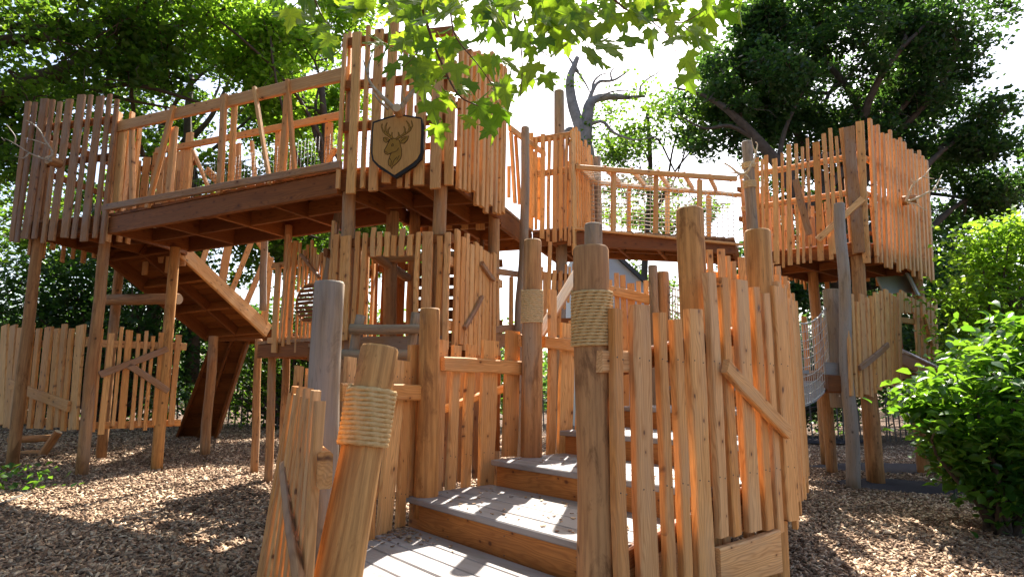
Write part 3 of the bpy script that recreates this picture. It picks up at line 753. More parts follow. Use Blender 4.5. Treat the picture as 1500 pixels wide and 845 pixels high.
# ================================================================== left bridge
BN0, BN1, BF1, BF0 = (-4.98, 7.53), (-1.70, 5.88), (-1.22, 6.95), (-4.5, 8.6)
def left_bridge():
    th = thing('bridge', 'long timber footbridge with slanting rail struts, climbing from left tower to centre', 'bridge', (-3.3, 6.8, H))
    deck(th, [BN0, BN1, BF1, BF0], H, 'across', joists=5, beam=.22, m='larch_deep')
    A, B = Vector((*BN0, 0)), Vector((*BN1, 0)); n = nrm(A, B)
    def seg(x0, y0, x1, y1, wpx, off, P=A, Q=B, m='larch', nm='rail', t=.045):
        nn = nrm(P, Q); a = onp(x0, y0, P, Q)+nn*off; b = onp(x1, y1, P, Q)+nn*off
        return slat(th, a, b, wpx/F*((a+b)/2).length, t, nn, m, nm, 3, .004)
    seg(160, 188, 506, 107, 15, -.02, m='larch', nm='top_rail'); seg(155, 306, 503, 243, 9, .035, nm='kick_rail', m='larch_grey')
    for r in cr([(530, 205, 532, 585, 18), (705, 240, 680, 540, 30), (490, 250, 465, 580, 38)], S1, 0, 100): seg(*r[:4], r[4], -.045, nm='strut')
    for r in cr([(722, 160, 615, 578, 20)], S1, 0, 100): seg(*r[:4], r[4], .02, nm='strut')
    for r in cr([(228, 170, 208, 575, 24), (352, 140, 417, 535, 13), (489, 108, 521, 512, 14)], S1, 250, 80): seg(*r[:4], r[4], .02, nm='strut')
    for r in cr([(250, 200, 232, 545, 20), (470, 145, 445, 502, 28)], S1, 250, 80): seg(*r[:4], r[4], -.045, nm='strut')
    P, Q = Vector((*BF0, 0)), Vector((*BF1, 0))
    for r in cr([(-60, 400, 700, 252, 24)], S1, 250, 80): seg(*r[:4], r[4], 0, P, Q, nm='top_rail')
    for r in cr([(30, 400, 20, 590, 40), (70, 320, 50, 590, 30), (270, 365, 268, 540, 20), (325, 355, 338, 520, 14), (435, 315, 430, 500, 22), (645, 280, 638, 465, 32), (492, 300, 488, 480, 14)], S1, 250, 80): seg(*r[:4], r[4], -.04, P, Q, nm='strut')
    seg(*cr([(690, 390, 655, 455, 14)], S1, 250, 80)[0], .03, P, Q, nm='strut'); seg(*cr([(100, 400, 165, 555, 12)], S1, 250, 80)[0], .03, P, Q, nm='strut')
    seg(*cr([(75, 450, 160, 545, 24)], S1, 250, 80)[0], -.3, P, Q, nm='strut')
    # weld mesh on the far rail
    L = []; d = (Q-P); Ln = d.length; d /= Ln; nn = nrm(P, Q)*.03
    for k in range(int(Ln/.06)): L.append(([V3(P+d*k*.06, H)+nn, V3(P+d*k*.06, H+1.0)+nn], .0016))
    for k in range(18): L.append(([V3(P, H+.03+k*.055)+nn, V3(Q, H+.03+k*.055)+nn], .0016))
    tubes(th, 'weld_mesh', [(p, .0028) for p, _ in L], 'wire', 3, 'stuff')
left_bridge()

# ================================================================== centre tower
TC = [(-1.68, 5.90), (-.60, 5.68), (-.12, 7.10), (-1.22, 7.35)]
def centre_tower():
    A, B, C, D = [Vector((*p, 0)) for p in TC]
    th = thing('play_tower', 'tall slatted centre tower carrying the stag plaque, above the picket house', 'play tower', (-.9, 6.5, 0))
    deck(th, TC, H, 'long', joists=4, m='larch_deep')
    rows = cr([(75, 60, 42, 695, 16), (122, 52, 95, 715, 37), (170, 28, 145, 692, 19), (215, 40, 188, 705, 40), (276, 10, 243, 672, 40), (325, 110, 298, 690, 21), (353, 100, 330, 693, 19), (390, 150, 375, 680, 44), (462, 170, 445, 695, 44), (517, 170, 500, 680, 38)], S1, 480, 30)
    n = nrm(A, B); pickets(th, A+n*.05, B+n*.05, rows, 'larch', .04, .95, 5, False)
    for z in (4.62, 4.16, 3.72): rail(th, A, B, z, h=.095, t=.05, off=.0, m='larch_deep', ext=.03)
    n = nrm(B, C)
    xs = [671, 678, 684, 692, 697, 705, 711, 717, 724, 730, 735]; bt = [277, 279, 282, 280, 301, 303, 312, 301, 312, 314, 312]; tp = [73, 80, 74, 78, 76, 82, 84, 78, 90, 96, 100]
    rows = [(x+4.5, t_, x, b_, (4.2, 3.2, 3.8)[x % 3]) for x, b_, t_ in zip(xs, bt, tp)]
    pickets(th, B+n*.05, C+n*.05, rows, 'larch', .045, .95, 4, False)
    for z in (4.6, 4.1): rail(th, B, C, z, off=.0, m='larch')
    wall(th, A, D, 3.0, 4.7, .2, m='larch', face=(-1, 0, 0), skip=((.1, 1.2),))
    wall(th, D, C, 3.0, 4.85, .17, rails=(4.6, 4.1), m='larch', face=(0, 1, 0))
    for (x, y), z1 in (((-1.60, 5.97), 4.3), ((-.68, 5.78), 4.4), ((-.20, 7.0), 4.3), ((-1.15, 7.2), 4.3)):
        quadpost(th, x, y, z1, .066, 'log')
    # tall round post seen through the window
    quadpost(th, -1.32, 6.75, 3.1, .075, 'log')
centre_tower()
def plaque():
    base = gy(585, 250, 5.68); th = thing('shield_plaque', 'shield plaque with engraved stag head and black rim on the centre tower', 'plaque', tuple(base))
    A, B = Vector((*TC[0], 0)), Vector((*TC[1], 0)); n = nrm(A, B); A2 = A+n*.14; B2 = B+n*.14
    o = onp(585, 215, A2, B2); x = Vector((-n.y, n.x, 0)); x = x if x.x > 0 else -x; z = Vector((0, 0, 1)); s = 8.285
    def pt(px, py): w_ = onp(540+px/s, 160+py/s, A2, B2)-o; return (w_.dot(x), w_.z)
    def prism(name, poly, y0, y1, m, parent, smooth=False):
        bm = bmesh.new(); k = len(poly); mw = Matrix((x, n, z)).transposed().to_4x4(); mw.translation = o
        f = [bm.verts.new((a, y1, b)) for a, b in poly]; g_ = [bm.verts.new((a, y0, b)) for a, b in poly]
        ff = bm.faces.new(f); bm.faces.new(g_[::-1])
        for i in range(k): bm.faces.new((f[i], g_[i], g_[(i+1) % k], f[(i+1) % k]))
        bmesh.ops.triangulate(bm, faces=[q for q in bm.faces if len(q.verts) > 4])
        bmesh.ops.recalc_face_normals(bm, faces=bm.faces)
        me = bpy.data.meshes.new(name); bm.to_mesh(me); bm.free(); me.materials.append(M[m])
        return link(name, me, mw, parent)
    outer = [(52, 160), (200, 110), (375, 62), (510, 85), (640, 105), (668, 200), (665, 500), (640, 600), (560, 690), (330, 840), (120, 710), (50, 630), (32, 540), (40, 300)]
    inner = [(72, 180), (200, 135), (365, 88), (500, 108), (636, 130), (640, 300), (628, 540), (590, 610), (520, 670), (318, 805), (130, 680), (70, 620), (55, 540), (60, 300)]
    O = [pt(*p) for p in outer]; I = [pt(*p) for p in inner]
    prism('rim', O, -.03, .008, 'black', th); bd = prism('board', I, .002, .014, 'plaque', th)
    head = [(268, 378), (245, 420), (225, 462), (200, 505), (198, 530), (212, 552), (240, 560), (262, 550), (285, 535), (262, 590), (246, 640), (252, 690), (275, 705), (290, 733), (300, 705), (345, 670), (395, 610), (410, 560), (408, 500), (392, 440), (385, 395), (360, 375), (330, 365), (290, 365)]
    hd = prism('stag_head', [pt(*p) for p in head], .010, .0165, 'deer', bd)
    prism('stag_ear', [pt(*p) for p in [(262, 372), (245, 405), (215, 415), (190, 395), (186, 355), (215, 350), (245, 362)]], .010, .0165, 'deer', bd)
    prism('stag_ear', [pt(*p) for p in [(378, 385), (392, 422), (440, 425), (478, 385), (494, 335), (450, 342), (400, 362)]], .010, .0165, 'deer', bd)
    def stroke(pts, w0, w1, m, y=.0165, nm='stag_antler'):
        P = [pt(*p) for p in pts]; Lf = []; Rt = []; k = len(P); sc = 1/s/F*6.1
        for i, (a, b) in enumerate(P):
            a0, b0 = P[max(0, i-1)]; a1, b1 = P[min(k-1, i+1)]; dx, dy = a1-a0, b1-b0; l = math.hypot(dx, dy) or 1
            ww = (w0+(w1-w0)*i/(k-1))*sc/2; Lf.append((a-dy/l*ww, b+dx/l*ww)); Rt.append((a+dy/l*ww, b-dx/l*ww))
        for i in range(k-1):
            prism(nm, [Lf[i], Lf[i+1], Rt[i+1], Rt[i]], .010, y, m, bd) if False else None
        bm = bmesh.new(); mw = Matrix((x, n, z)).transposed().to_4x4(); mw.translation = o
        vs = [[bm.verts.new((a, yy, b)) for a, b in q] for yy in (.010, y) for q in (Lf, Rt)]
        for i in range(k-1):
            bm.faces.new((vs[2][i], vs[2][i+1], vs[3][i+1], vs[3][i])); bm.faces.new((vs[0][i], vs[0][i+1], vs[2][i+1], vs[2][i])); bm.faces.new((vs[1][i], vs[1][i+1], vs[3][i+1], vs[3][i]))
        bm.faces.new((vs[0][0], vs[2][0], vs[3][0], vs[1][0])); bm.faces.new((vs[0][-1], vs[2][-1], vs[3][-1], vs[1][-1]))
        bmesh.ops.recalc_face_normals(bm, faces=bm.faces); me = bpy.data.meshes.new(nm); bm.to_mesh(me); bm.free(); me.materials.append(M[m]); link(nm, me, mw, bd)
    AN = [[(305, 375), (270, 345), (215, 310), (180, 270), (165, 220), (172, 185)], [(225, 315), (210, 270), (212, 220), (232, 172)], [(262, 340), (242, 300), (245, 260), (268, 225)], [(298, 370), (283, 330), (292, 288)],
          [(335, 375), (385, 345), (450, 310), (510, 265), (540, 210), (525, 150)], [(495, 280), (505, 230), (490, 185), (463, 150)], [(425, 325), (445, 290), (447, 250), (435, 218)], [(360, 360), (378, 330), (368, 288)]]
    for a in AN: stroke(a, 30, 12, 'deer_line', .0172); 
    for a in AN: stroke(a, 17, 4, 'deer', .0185)
    LN = [head+head[:1], [(305, 425), (290, 440), (285, 460), (305, 455), (312, 435)], [(285, 535), (320, 530), (350, 515), (372, 480)], [(262, 600), (285, 640), (275, 700)], [(350, 590), (310, 640), (295, 690)], [(380, 570), (350, 630)], [(205, 520), (225, 530), (240, 545)],
          [(215, 365), (235, 395)], [(400, 405), (430, 375), (465, 355)], [(262, 372), (245, 405), (215, 415), (190, 395), (186, 355), (215, 350), (245, 362)], [(378, 385), (392, 422), (440, 425), (478, 385), (494, 335), (450, 342), (400, 362)]]
    for a in LN: stroke(a, 7, 5, 'deer_line', .0190, 'engraved_line')
plaque()
def centre_antlers():
    q = lambda p: cpt(p, 3.84, 530, 60)
    screen_antler('pair of grey antlers rising above the stag plaque', 5.55, (584, 165), [
        [(q([(200, 400, .05), (150, 350, .08), (90, 290, .14), (50, 240, .18), (30, 180, .2), (8, 110, .2)]), .026, .005), (q([(35, 190, .2), (40, 130, .2), (62, 65, .2)]), .016, .003),
         (q([(150, 385, .08), (100, 340, .16), (65, 295, .2), (60, 330, .22)]), .014, .004), (q([(90, 290, .14), (60, 262, .2), (35, 255, .22)]), .012, .003)],
        [(q([(200, 400, .05), (245, 340, .08), (300, 270, .14), (345, 200, .18), (330, 140, .2), (290, 90, .2), (240, 50, .2)]), .026, .005), (q([(320, 130, .2), (270, 60, .22), (255, 10, .22)]), .014, .003),
         (q([(245, 350, .08), (225, 300, .16), (235, 250, .2)]), .014, .004), (q([(300, 100, .2), (240, 95, .24), (205, 100, .25)]), .012, .003)]], blockr=.045, blockdir=(0, -1, 0))
centre_antlers()

# ================================================================== picket house below
def house():
    A, B, C, D = [Vector((*p, 0)) for p in TC]
    th = thing('play_house', 'picket playhouse with a square window under the centre tower', 'playhouse', (-1, 6.4, 1.5))
    n = nrm(A, B); P, Q = A+n*.02, B+n*.02
    rows = cr([(38, 125, 20, 480, 24), (78, 130, 62, 560, 46), (127, 112, 100, 590, 20), (158, 118, 138, 460, 22), (193, 95, 188, 215, 20), (216, 113, 211, 212, 20), (247, 113, 242, 214, 24), (277, 128, 273, 212, 22),
        (311, 100, 306, 213, 23), (344, 125, 341, 212, 24), (378, 115, 365, 445, 20), (413, 112, 405, 440, 46), (464, 130, 455, 440, 24), (497, 115, 487, 595, 26)], S1, 480, 300)
    pickets(th, P, Q, rows, 'larch', .035, .95, 4, False)
    z1 = onp(570, 352, P, Q).z; rail(th, P, Q, z1, off=-.04, ext=.05, m='larch_deep'); z2 = onp(570, 512, P, Q).z
    rail(th, P, Q, z2, h=.24, off=-.06, t=.04, m='larch_grey')
    deck(th, [(-2.05, 6.3), (-.62, 6.0), (-.12, 7.1), (-1.6, 7.5)], 1.62, 'across', joists=4, beam=.14)
    # back walls, upright and horizontal boards
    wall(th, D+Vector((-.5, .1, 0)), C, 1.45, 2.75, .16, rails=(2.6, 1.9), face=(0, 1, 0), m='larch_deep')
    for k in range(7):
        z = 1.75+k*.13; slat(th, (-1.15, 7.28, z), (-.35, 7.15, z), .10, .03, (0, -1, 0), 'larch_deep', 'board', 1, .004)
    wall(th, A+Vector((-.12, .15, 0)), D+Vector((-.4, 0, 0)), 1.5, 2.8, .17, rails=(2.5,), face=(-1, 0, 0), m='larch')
    log(th, (-1.55, 6.1, 2.62), (-1.2, 7.1, 2.42), .05, .05, 'log', 'roof_log')
    log(th, (-1.5, 6.7, 2.55), (-.3, 6.6, 2.6), .045, .045, 'log', 'roof_log')
    # door-like right hand wall
    th2 = thing('picket_panel', 'pale vertical picket wall with two loose braces, right of the playhouse window', 'fence panel', (-.4, 6.4, 1.4))
    n = nrm(B, C); P, Q = B+n*.03, C+n*.03
    rows = cr([(535, 105, 522, 590, 17), (556, 135, 543, 575, 19), (573, 120, 562, 600, 14), (592, 165, 583, 600, 17), (613, 158, 602, 640, 17), (629, 172, 618, 620, 12), (641, 188, 632, 610, 12), (655, 195, 648, 585, 17), (669, 205, 662, 590, 8), (684, 200, 680, 585, 14)], S1, 480, 300)
    pickets(th2, P, Q, rows, 'larch', .035, .9, 4, False); rail(th2, P, Q, 2.35); rail(th2, P, Q, 1.75)
    brace(th2, P, Q, (700, 386), (718, 410), 7); brace(th2, P, Q, (674, 481), (700, 435), 6)
    # log ladder on the front
    lg = thing('log_ladder', 'weathered grey log climbing frame below the playhouse window', 'climbing frame', (-1.3, 5.4, 1))
    for (x0, y0, x1, y1, r) in ((138, 455, 100, 640, .042), (365, 445, 335, 640, .042), (92, 512, 385, 512, .045), (60, 617, 340, 617, .045)):
        a = gy(480+x0/S1, 300+y0/S1, 5.45 if r < .045 else 5.37); b = gy(480+x1/S1, 300+y1/S1, 5.45 if r < .045 else 5.37); log(lg, a, b, r, r*.93, 'log_grey', 'log')
house()

# stairs that run down behind the left bridge, with barrel panel and steep slab
def mid_left():
    TLp, TRp, BLp, BRp = gy(163, 366, 8.95), gy(262, 352, 8.95), gy(310, 484, 10.4), gy(396, 478, 10.2)
    th = thing('ramp', 'steep timber ramp seen from below, dropping from the left tower behind the bridge', 'ramp', tuple(BLp))
    nv = (BRp-BLp).cross(TLp-BLp).normalized(); nv = nv if nv.z > 0 else -nv
    nf = -nv
    N = 16
    for i in range(N):
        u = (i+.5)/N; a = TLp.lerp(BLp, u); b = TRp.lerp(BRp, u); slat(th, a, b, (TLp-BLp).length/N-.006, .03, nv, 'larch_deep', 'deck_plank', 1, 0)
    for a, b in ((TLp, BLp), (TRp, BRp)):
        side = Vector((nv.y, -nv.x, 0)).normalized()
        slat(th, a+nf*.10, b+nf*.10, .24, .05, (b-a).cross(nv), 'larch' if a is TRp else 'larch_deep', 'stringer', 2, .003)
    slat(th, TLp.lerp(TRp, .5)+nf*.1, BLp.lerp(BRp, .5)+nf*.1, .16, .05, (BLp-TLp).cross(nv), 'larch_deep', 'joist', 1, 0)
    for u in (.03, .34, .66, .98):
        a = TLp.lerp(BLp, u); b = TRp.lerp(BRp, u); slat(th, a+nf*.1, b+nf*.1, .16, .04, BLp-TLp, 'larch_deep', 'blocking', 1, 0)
    # railing on the right edge
    A = TRp; B = BRp; S = 2.817
    def P(x, y): X = 250+x/S; return gy(X, 330+y/S, 8.95+(X-258)/134*1.25)
    off = Vector((.02, -.06, 0))
    for (x0, y0, x1, y1, w_) in ((340, 45, 425, 130, 18), (340, 55, 265, 245, 22), (400, 115, 322, 300, 22), (410, 135, 402, 370, 30), (245, 60, 228, 215, 30), (160, 70, 130, 125, 22), (85, 60, 60, 90, 20)):
        a, b = P(x0, y0), P(x1-(16 if y1 > 200 else 0), y1+(40 if y1 > 100 else 0)); slat(th, a+off, b+off, w_/S/F*9.6, .04, (.7, -1, 0), 'larch', 'strut', 2, .004)
    a, b = P(180, -20), P(345, 48); slat(th, a+off*2, b+off*2, .07, .04, (.4, -1, 0), 'larch', 'top_rail', 2, .004)
    # steep slab to the ground
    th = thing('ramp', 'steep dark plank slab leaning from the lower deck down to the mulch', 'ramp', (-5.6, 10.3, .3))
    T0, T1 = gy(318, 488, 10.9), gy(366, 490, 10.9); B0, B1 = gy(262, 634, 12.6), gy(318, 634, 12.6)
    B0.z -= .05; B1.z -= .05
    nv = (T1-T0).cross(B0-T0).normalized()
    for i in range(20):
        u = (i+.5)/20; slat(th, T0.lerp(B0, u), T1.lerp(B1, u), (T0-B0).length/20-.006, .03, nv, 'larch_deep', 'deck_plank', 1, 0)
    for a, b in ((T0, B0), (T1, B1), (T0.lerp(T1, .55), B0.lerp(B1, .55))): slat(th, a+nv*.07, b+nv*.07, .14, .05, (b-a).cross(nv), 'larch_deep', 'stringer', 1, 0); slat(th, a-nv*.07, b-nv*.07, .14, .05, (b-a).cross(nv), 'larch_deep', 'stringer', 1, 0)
    q = gy(313, 492, 10.0); log(th, V3(q, ground_z(q.x, q.y)-.05), q, .075, .07, 'log', 'prop')
    th = thing('back_landing', 'small shaded landing at the foot of the steep ramp, behind the left bridge', 'deck', tuple(BLp))
    deck(th, [(BLp.x-.05, BLp.y), (BRp.x+.1, BRp.y-.05), (BRp.x+.15, 11.1), (BLp.x, 11.2)], BLp.z, 'long', joists=2, beam=.14, m='larch_deep')
    # lower deck and barrel panel
    th = thing('lower_deck', 'lower timber deck joining the ramp to the playhouse, on slim log legs', 'deck', (-2.4, 7.3, 1.8))
    deck(th, [(-3.0, 7.42), (-1.95, 6.75), (-1.5, 7.6), (-2.6, 8.25)], 1.72, 'across', joists=3, beam=.16)
    for (px, yt, yb, Y, m) in ((379, 497, 628, 8.2, 'log'), (400, 495, 632, 7.5, 'log'), (420, 500, 622, 7.9, 'log'), (388, 341, 455, 8.3, 'log_grey'), (423, 330, 500, 7.6, 'log')):
        t = gy(px, yt, Y); b = gy(px-3, yb, Y); b.z = ground_z(b.x, b.y)-.05 if yb > 520 else b.z; log(th, b, t, .048, .045, m, 'post', 10)
    t = gy(494, 320, 6.9); b = gy(480, 400, 6.9); log(th, b+(b-t)*.6, t+(t-b)*.4, .05, .045, 'log_grey', 'post', 10)
    th = thing('picket_panel', 'picket panel with a round barrel tunnel mouth and a thin diagonal brace', 'fence panel', (-2.4, 7, 1.6))
    A, B = Vector((-2.85, 7.3, 0)), Vector((-1.80, 6.75, 0)); S = 4.225
    rows = cr([(38, 285, 10, 830, 34), (97, 100, 47, 760, 17), (115, 150, 65, 790, 16), (143, 140, 102, 780, 26)], S, 400, 320)
    cx, cy, rr = 457., 444., 27.
    tops = [(168, 150, 10), (195, 195, 13), (218, 165, 12), (243, 135, 13), (262, 180, 12), (282, 222, 22), (303, 210, 11), (325, 205, 22), (350, 230, 12), (385, 100, 30)]
    for x, y, w_ in tops:
        X = 400+x/S; yb = 318+ (820+(x % 5)*6)/S
        dx = abs(X-2-cx); hh = math.sqrt(max(0, rr*rr-dx*dx))
        if hh > 6: rows += [(X, 320+y/S, X-3, cy-hh+2, w_/S*1.0), (X-4, cy+hh-3, X-6, yb, w_/S)]
        else: rows.append((X, 320+y/S, X-6, yb, w_/S))
    pickets(th, A, B, rows, 'larch', .03, .95, 2, False); rail(th, A, B, 2.6, off=-.03, h=.07); rail(th, A, B, 1.72, off=-.03, h=.07)
    brace(th, A, B, (445, 374), (472, 407), 4)
    b = thing('barrel_tunnel', 'round barrel of curved horizontal boards set in the left picket panel', 'barrel', tuple(onp(cx, cy, A, B)))
    c0 = onp(cx, cy, A, B); n = nrm(A, B); x = Vector((-n.y, n.x, 0)); R = rr/F*7.05
    for k in range(9):
        z = -R+(k+.5)*2*R/9; hw = math.sqrt(R*R-z*z)
        slat(b, c0+Vector((0, 0, z))-x*hw+n*.03, c0+Vector((0, 0, z))+x*hw+n*(.03), 2*R/9-.012, .03, n, 'larch_deep', 'board', 2, .003)
    V = []; Fc = []; ring = [c0+n*.02+x*math.cos(t)*(R+.01)+Vector((0, 0, math.sin(t)*(R+.01))) for t in np.linspace(0, 6.283, 33)]
    tubes(b, 'barrel_hoop', [(ring, .014)], 'larch', 6)
mid_left()

# ================================================================== middle tower and short walkway
def mid():
    C = Vector((-.12, 7.10, 0)); E2 = Vector((.28, 8.35, 0)); Fp = Vector((.80, 8.15, 0))
    th = thing('bridge', 'short plank walkway with leaning struts, between the centre tower and middle turret', 'bridge', (.1, 7.7, H))
    deck(th, [tuple(C[:2]), tuple(E2[:2]), (E2.x-1.0, E2.y+.3), (C.x-1.0, C.y+.3)], H, 'across', joists=3, beam=.24)
    n = nrm(C, E2)
    def seg(x0, y0, x1, y1, w_, off=.03, nm='strut'):
        a = onp(x0, y0, C, E2)+n*off; b = onp(x1, y1, C, E2)+n*off; slat(th, a, b, w_/F*7.7*1.5, .04, n, 'larch', nm, 2, .004)
    seg(743, 188, 795, 226, 6, nm='top_rail')
    for r in ((745, 195, 751, 298, 5), (752, 200, 758, 300, 4), (780, 224, 778, 318, 5), (787, 232, 787, 322, 5)): seg(*r)
    seg(742, 244, 742, 290, 3)
    t = gy(770, 186, 7.45); b = gy(757, 560, 7.35); th2 = thing('wooden_post', 'crooked grey log post beside the short walkway, left of the middle turret', 'post', tuple(b))
    m_ = gy(768, 400, 7.4); b.z = -.05; log(th2, b, t, .062, .052, 'log_grey', 'log', 12, 16, .03)
    th = thing('play_tower', 'middle slatted turret with one tall round post sticking up', 'play tower', (.6, 8.3, 0))
    G2 = Vector((1.25, 9.3, 0)); s_ = 2.913
    deck(th, [(E2.x, E2.y), (Fp.x, Fp.y), (G2.x, G2.y), (E2.x+.4, 9.55)], H, 'long', joists=3)
    rows = cr([(170, 190, 168, 610, 20), (192, 210, 190, 600, 12), (220, 195, 216, 640, 20), (248, 210, 242, 652, 14), (273, 205, 270, 655, 20), (299, 200, 297, 650, 16), (322, 205, 316, 650, 12), (337, 230, 332, 670, 14)], s_, 720, 130)
    pickets(th, E2, Fp, rows, 'larch', .035, .95, 3, False)
    for z in (4.6, 4.1): rail(th, E2, Fp, z, off=-.04)
    wall(th, Fp, G2, 2.9, 4.72, .12, (.05, .08), rails=(4.5, 4.0), face=(.9, -.4, 0))
    wall(th, (E2.x+.4, 9.55), G2, 3.2, 4.6, .15, (.05, .08), rails=(4.4,), face=(0, 1, 0))
    t = gy(819, 134, 8.5); log(th, (t.x-.02, 8.5, -.05), t, .085, .075, 'log_grey', 'post', 12, 16)
    t = gy(875, 230, 9.2); log(th, (t.x, 9.2, -.05), t, .06, .055, 'log_grey', 'post', 10)
    # lower storey
    th = thing('picket_panel', 'open lower frame with a tall window gap, between door wall and crooked post', 'fence panel', (0, 7.6, 1.5))
    s_ = 4.22; P, Q = C+n*.02, E2+n*.02
    def sg(x0, y0, x1, y1, w_, m='larch', nm='frame_board', off=.0):
        a = onp(640+x0/s_, 320+y0/s_, P, Q)+n*off; b = onp(640+x1/s_, 320+y1/s_, P, Q)+n*off; slat(th, a, b, w_/s_/F*7.4*1.25, .045, n, m, nm, 2, .003)
    sg(350, 325, 500, 345, 30, 'larch_grey'); sg(372, 350, 366, 670, 16); sg(460, 362, 458, 665, 20); sg(345, 690, 480, 675, 34, 'larch_grey'); sg(345, 765, 480, 740, 60, 'larch_grey'); sg(420, 375, 408, 665, 30, 'larch_grey', off=-.35)
    for k, x in enumerate((372, 405, 452, 490)): sg(x, 125, x-4, 310, 20, 'larch_deep', 'slat', -.25)
    th = thing('picket_panel', 'lower slats and round log below the middle turret, behind the banded post', 'fence panel', (.5, 8.2, 1))
    for (x0, y0, x1, y1, w_) in ((645, 300, 640, 620, 26), (670, 330, 662, 700, 30), (700, 145, 690, 560, 26), (728, 320, 715, 720, 26), (765, 325, 750, 720, 26), (800, 285, 790, 560, 16), (820, 300, 812, 520, 14), (845, 280, 838, 480, 14)):
        a = gy(640+x0/s_, 320+y0/s_, 8.1); b = gy(640+x1/s_, 320+y1/s_, 8.1); slat(th, b, a, w_/s_/F*8.1, .035, (0, -1, 0), 'larch', 'slat', 3)
    slat(th, gy(790, 405, 8.15), gy(862, 408, 8.15), .09, .04, (0, -1, 0), 'larch_deep', 'rail', 2)
    slat(th, gy(785, 470, 8.2), gy(862, 470, 8.2), .09, .04, (0, -1, 0), 'larch_deep', 'rail', 2)
    th = thing('handrail', 'pale sloping timber handrail rising behind the banded post', 'handrail', tuple(gy(792, 492, 5.6)))
    slat(th, gy(788, 494, 5.4), gy(850, 392, 6.2), .092, .06, (0, -1, .3), 'larch_grey', 'rail', 3, .004)
    slat(th, gy(838, 470, 6.3), gy(838, 520, 6.3), .07, .05, (0, -1, .3), 'larch', 'post', 2, .004)
mid()

# ================================================================== right bridge
def right_bridge():
    th = thing('bridge', 'straight timber footbridge with open rails and netting, on the right of the middle turret', 'bridge', (2, 8.8, H))
    A, B = Vector((.84, 8.28, 0)), Vector((3.18, 8.80, 0)); n = nrm(A, B); C, D = Vector((3.55, 9.65, 0)), Vector((1.17, 9.1, 0))
    deck(th, [A[:2], B[:2], C[:2], D[:2]], H, 'across', joists=5, beam=.2)
    s_ = 2.913
    def sg(x0, y0, x1, y1, w_, P=A, Q=B, off=0., nm='rail', m='larch'):
        a = onp(720+x0/s_, 130+y0/s_, P, Q)+n*off; b = onp(720+x1/s_, 130+y1/s_, P, Q)+n*off; return slat(th, a, b, w_/s_/F*9., .05, n, m, nm, 2, .003)
    sg(358, 335, 1045, 385, 20, nm='top_rail'); sg(350, 600, 1065, 668, 9, nm='kick_rail', off=.04)
    for (x, y0, y1, w_) in ((356, 340, 605, 16), (527, 352, 612, 20), (708, 368, 628, 19), (896, 385, 645, 20)): sg(x, y0, x-2, y1, w_, off=-.05, nm='baluster')
    sg(440, 402, 1065, 455, 17, D, C, nm='top_rail')
    for (x, y0, y1, w_) in ((422, 400, 575, 30), (591, 425, 615, 18), (757, 440, 635, 20), (934, 455, 650, 20)): sg(x, y0, x, y1, w_, D, C, -.05, nm='baluster')
    for k in range(6):
        u = (k+.15)/6; a = A.lerp(B, u); b = D.lerp(C, u)
        za = onp(720+358/s_, 130+335/s_, A, B).z+.0; zb = onp(720+440/s_, 130+402/s_, D, C).z
        slat(th, V3(a, za+.03), V3(b+n*.02, zb+.03), .06, .05, (1, 0, 0), 'larch', 'cross_bar', 1, 0)
    L = []; d = (C-D); Ln = d.length; d /= Ln
    for k in range(15):
        z = H+.05+k*.062; L.append(([V3(D+d*(Ln*i/14)+n*.04, z+.012*math.sin(i*2.1+k)) for i in range(15)], .0045))
    for k in range(26):
        L.append(([V3(D+d*(Ln*k/26)+n*.04, H+.02), V3(D+d*(Ln*(k+.3)/26)+n*.04, H+.98)], .003))
    for k in range(10):
        v = k/9; L.append(([A.lerp(B, i/10).lerp(D.lerp(C, i/10), v)+Vector((0, 0, za+.01-.10*math.sin(math.pi*v)*1)) if False else V3(A.lerp(B, i/10).lerp(D.lerp(C, i/10), v), za+(zb-za)*v-.03) for i in range(11)], .003))
    tubes(th, 'rope_netting', [(p, r*1.6) for p, r in L], 'net', 4, 'stuff')
right_bridge()
def tall_post():
    t = gy(1094, 208, 9.15); th = thing('wooden_post', 'tall grey round post where the right bridge meets the right tower', 'post', (t.x, 9.15, -.15))
    log(th, (t.x+.03, 9.15, -.2), t, .088, .078, 'log_grey', 'log', 16, 16)
    z0 = gy(1094, 272, 9.15).z; z1 = gy(1094, 248, 9.15).z
    rope_wrap(th, (t.x+.004, 9.15, z0-.05), (t.x+.003, 9.15, z0+.08), .08, 5, .011, 'rope_pale', 'rope_band'); rope_wrap(th, (t.x+.003, 9.15, z1), (t.x+.002, 9.15, z1+.11), .08, 4, .011, 'rope_pale', 'rope_band')
    q = lambda p: cpt(p, 7.04, 1040, 170)
    screen_antler('pale antler lashed with rope to the tall post at the right bridge', 9.0, (1090, 258), [
        [(q([(350, 600, .05), (290, 590, .1), (230, 540, .15), (170, 500, .18), (120, 500, .2), (55, 492, .2)]), .022, .004), (q([(170, 500, .18), (145, 470, .2), (130, 435, .2)]), .012, .003), (q([(300, 600, .1), (240, 660, .15), (190, 690, .2)]), .016, .004), (q([(280, 590, .1), (220, 585, .18), (150, 610, .2)]), .012, .003)],
        [(q([(340, 610, .05), (390, 570, .1), (430, 500, .14), (465, 430, .16), (480, 350, .16), (490, 290, .16), (470, 270, .16)]), .022, .006), (q([(470, 380, .16), (450, 330, .18), (425, 225, .2)]), .013, .003), (q([(430, 500, .14), (470, 490, .2), (500, 485, .22)]), .012, .003), (q([(360, 600, .06), (390, 625, .14), (410, 650, .16)]), .014, .004)]], 'antler_pale', blockr=0)
tall_post()
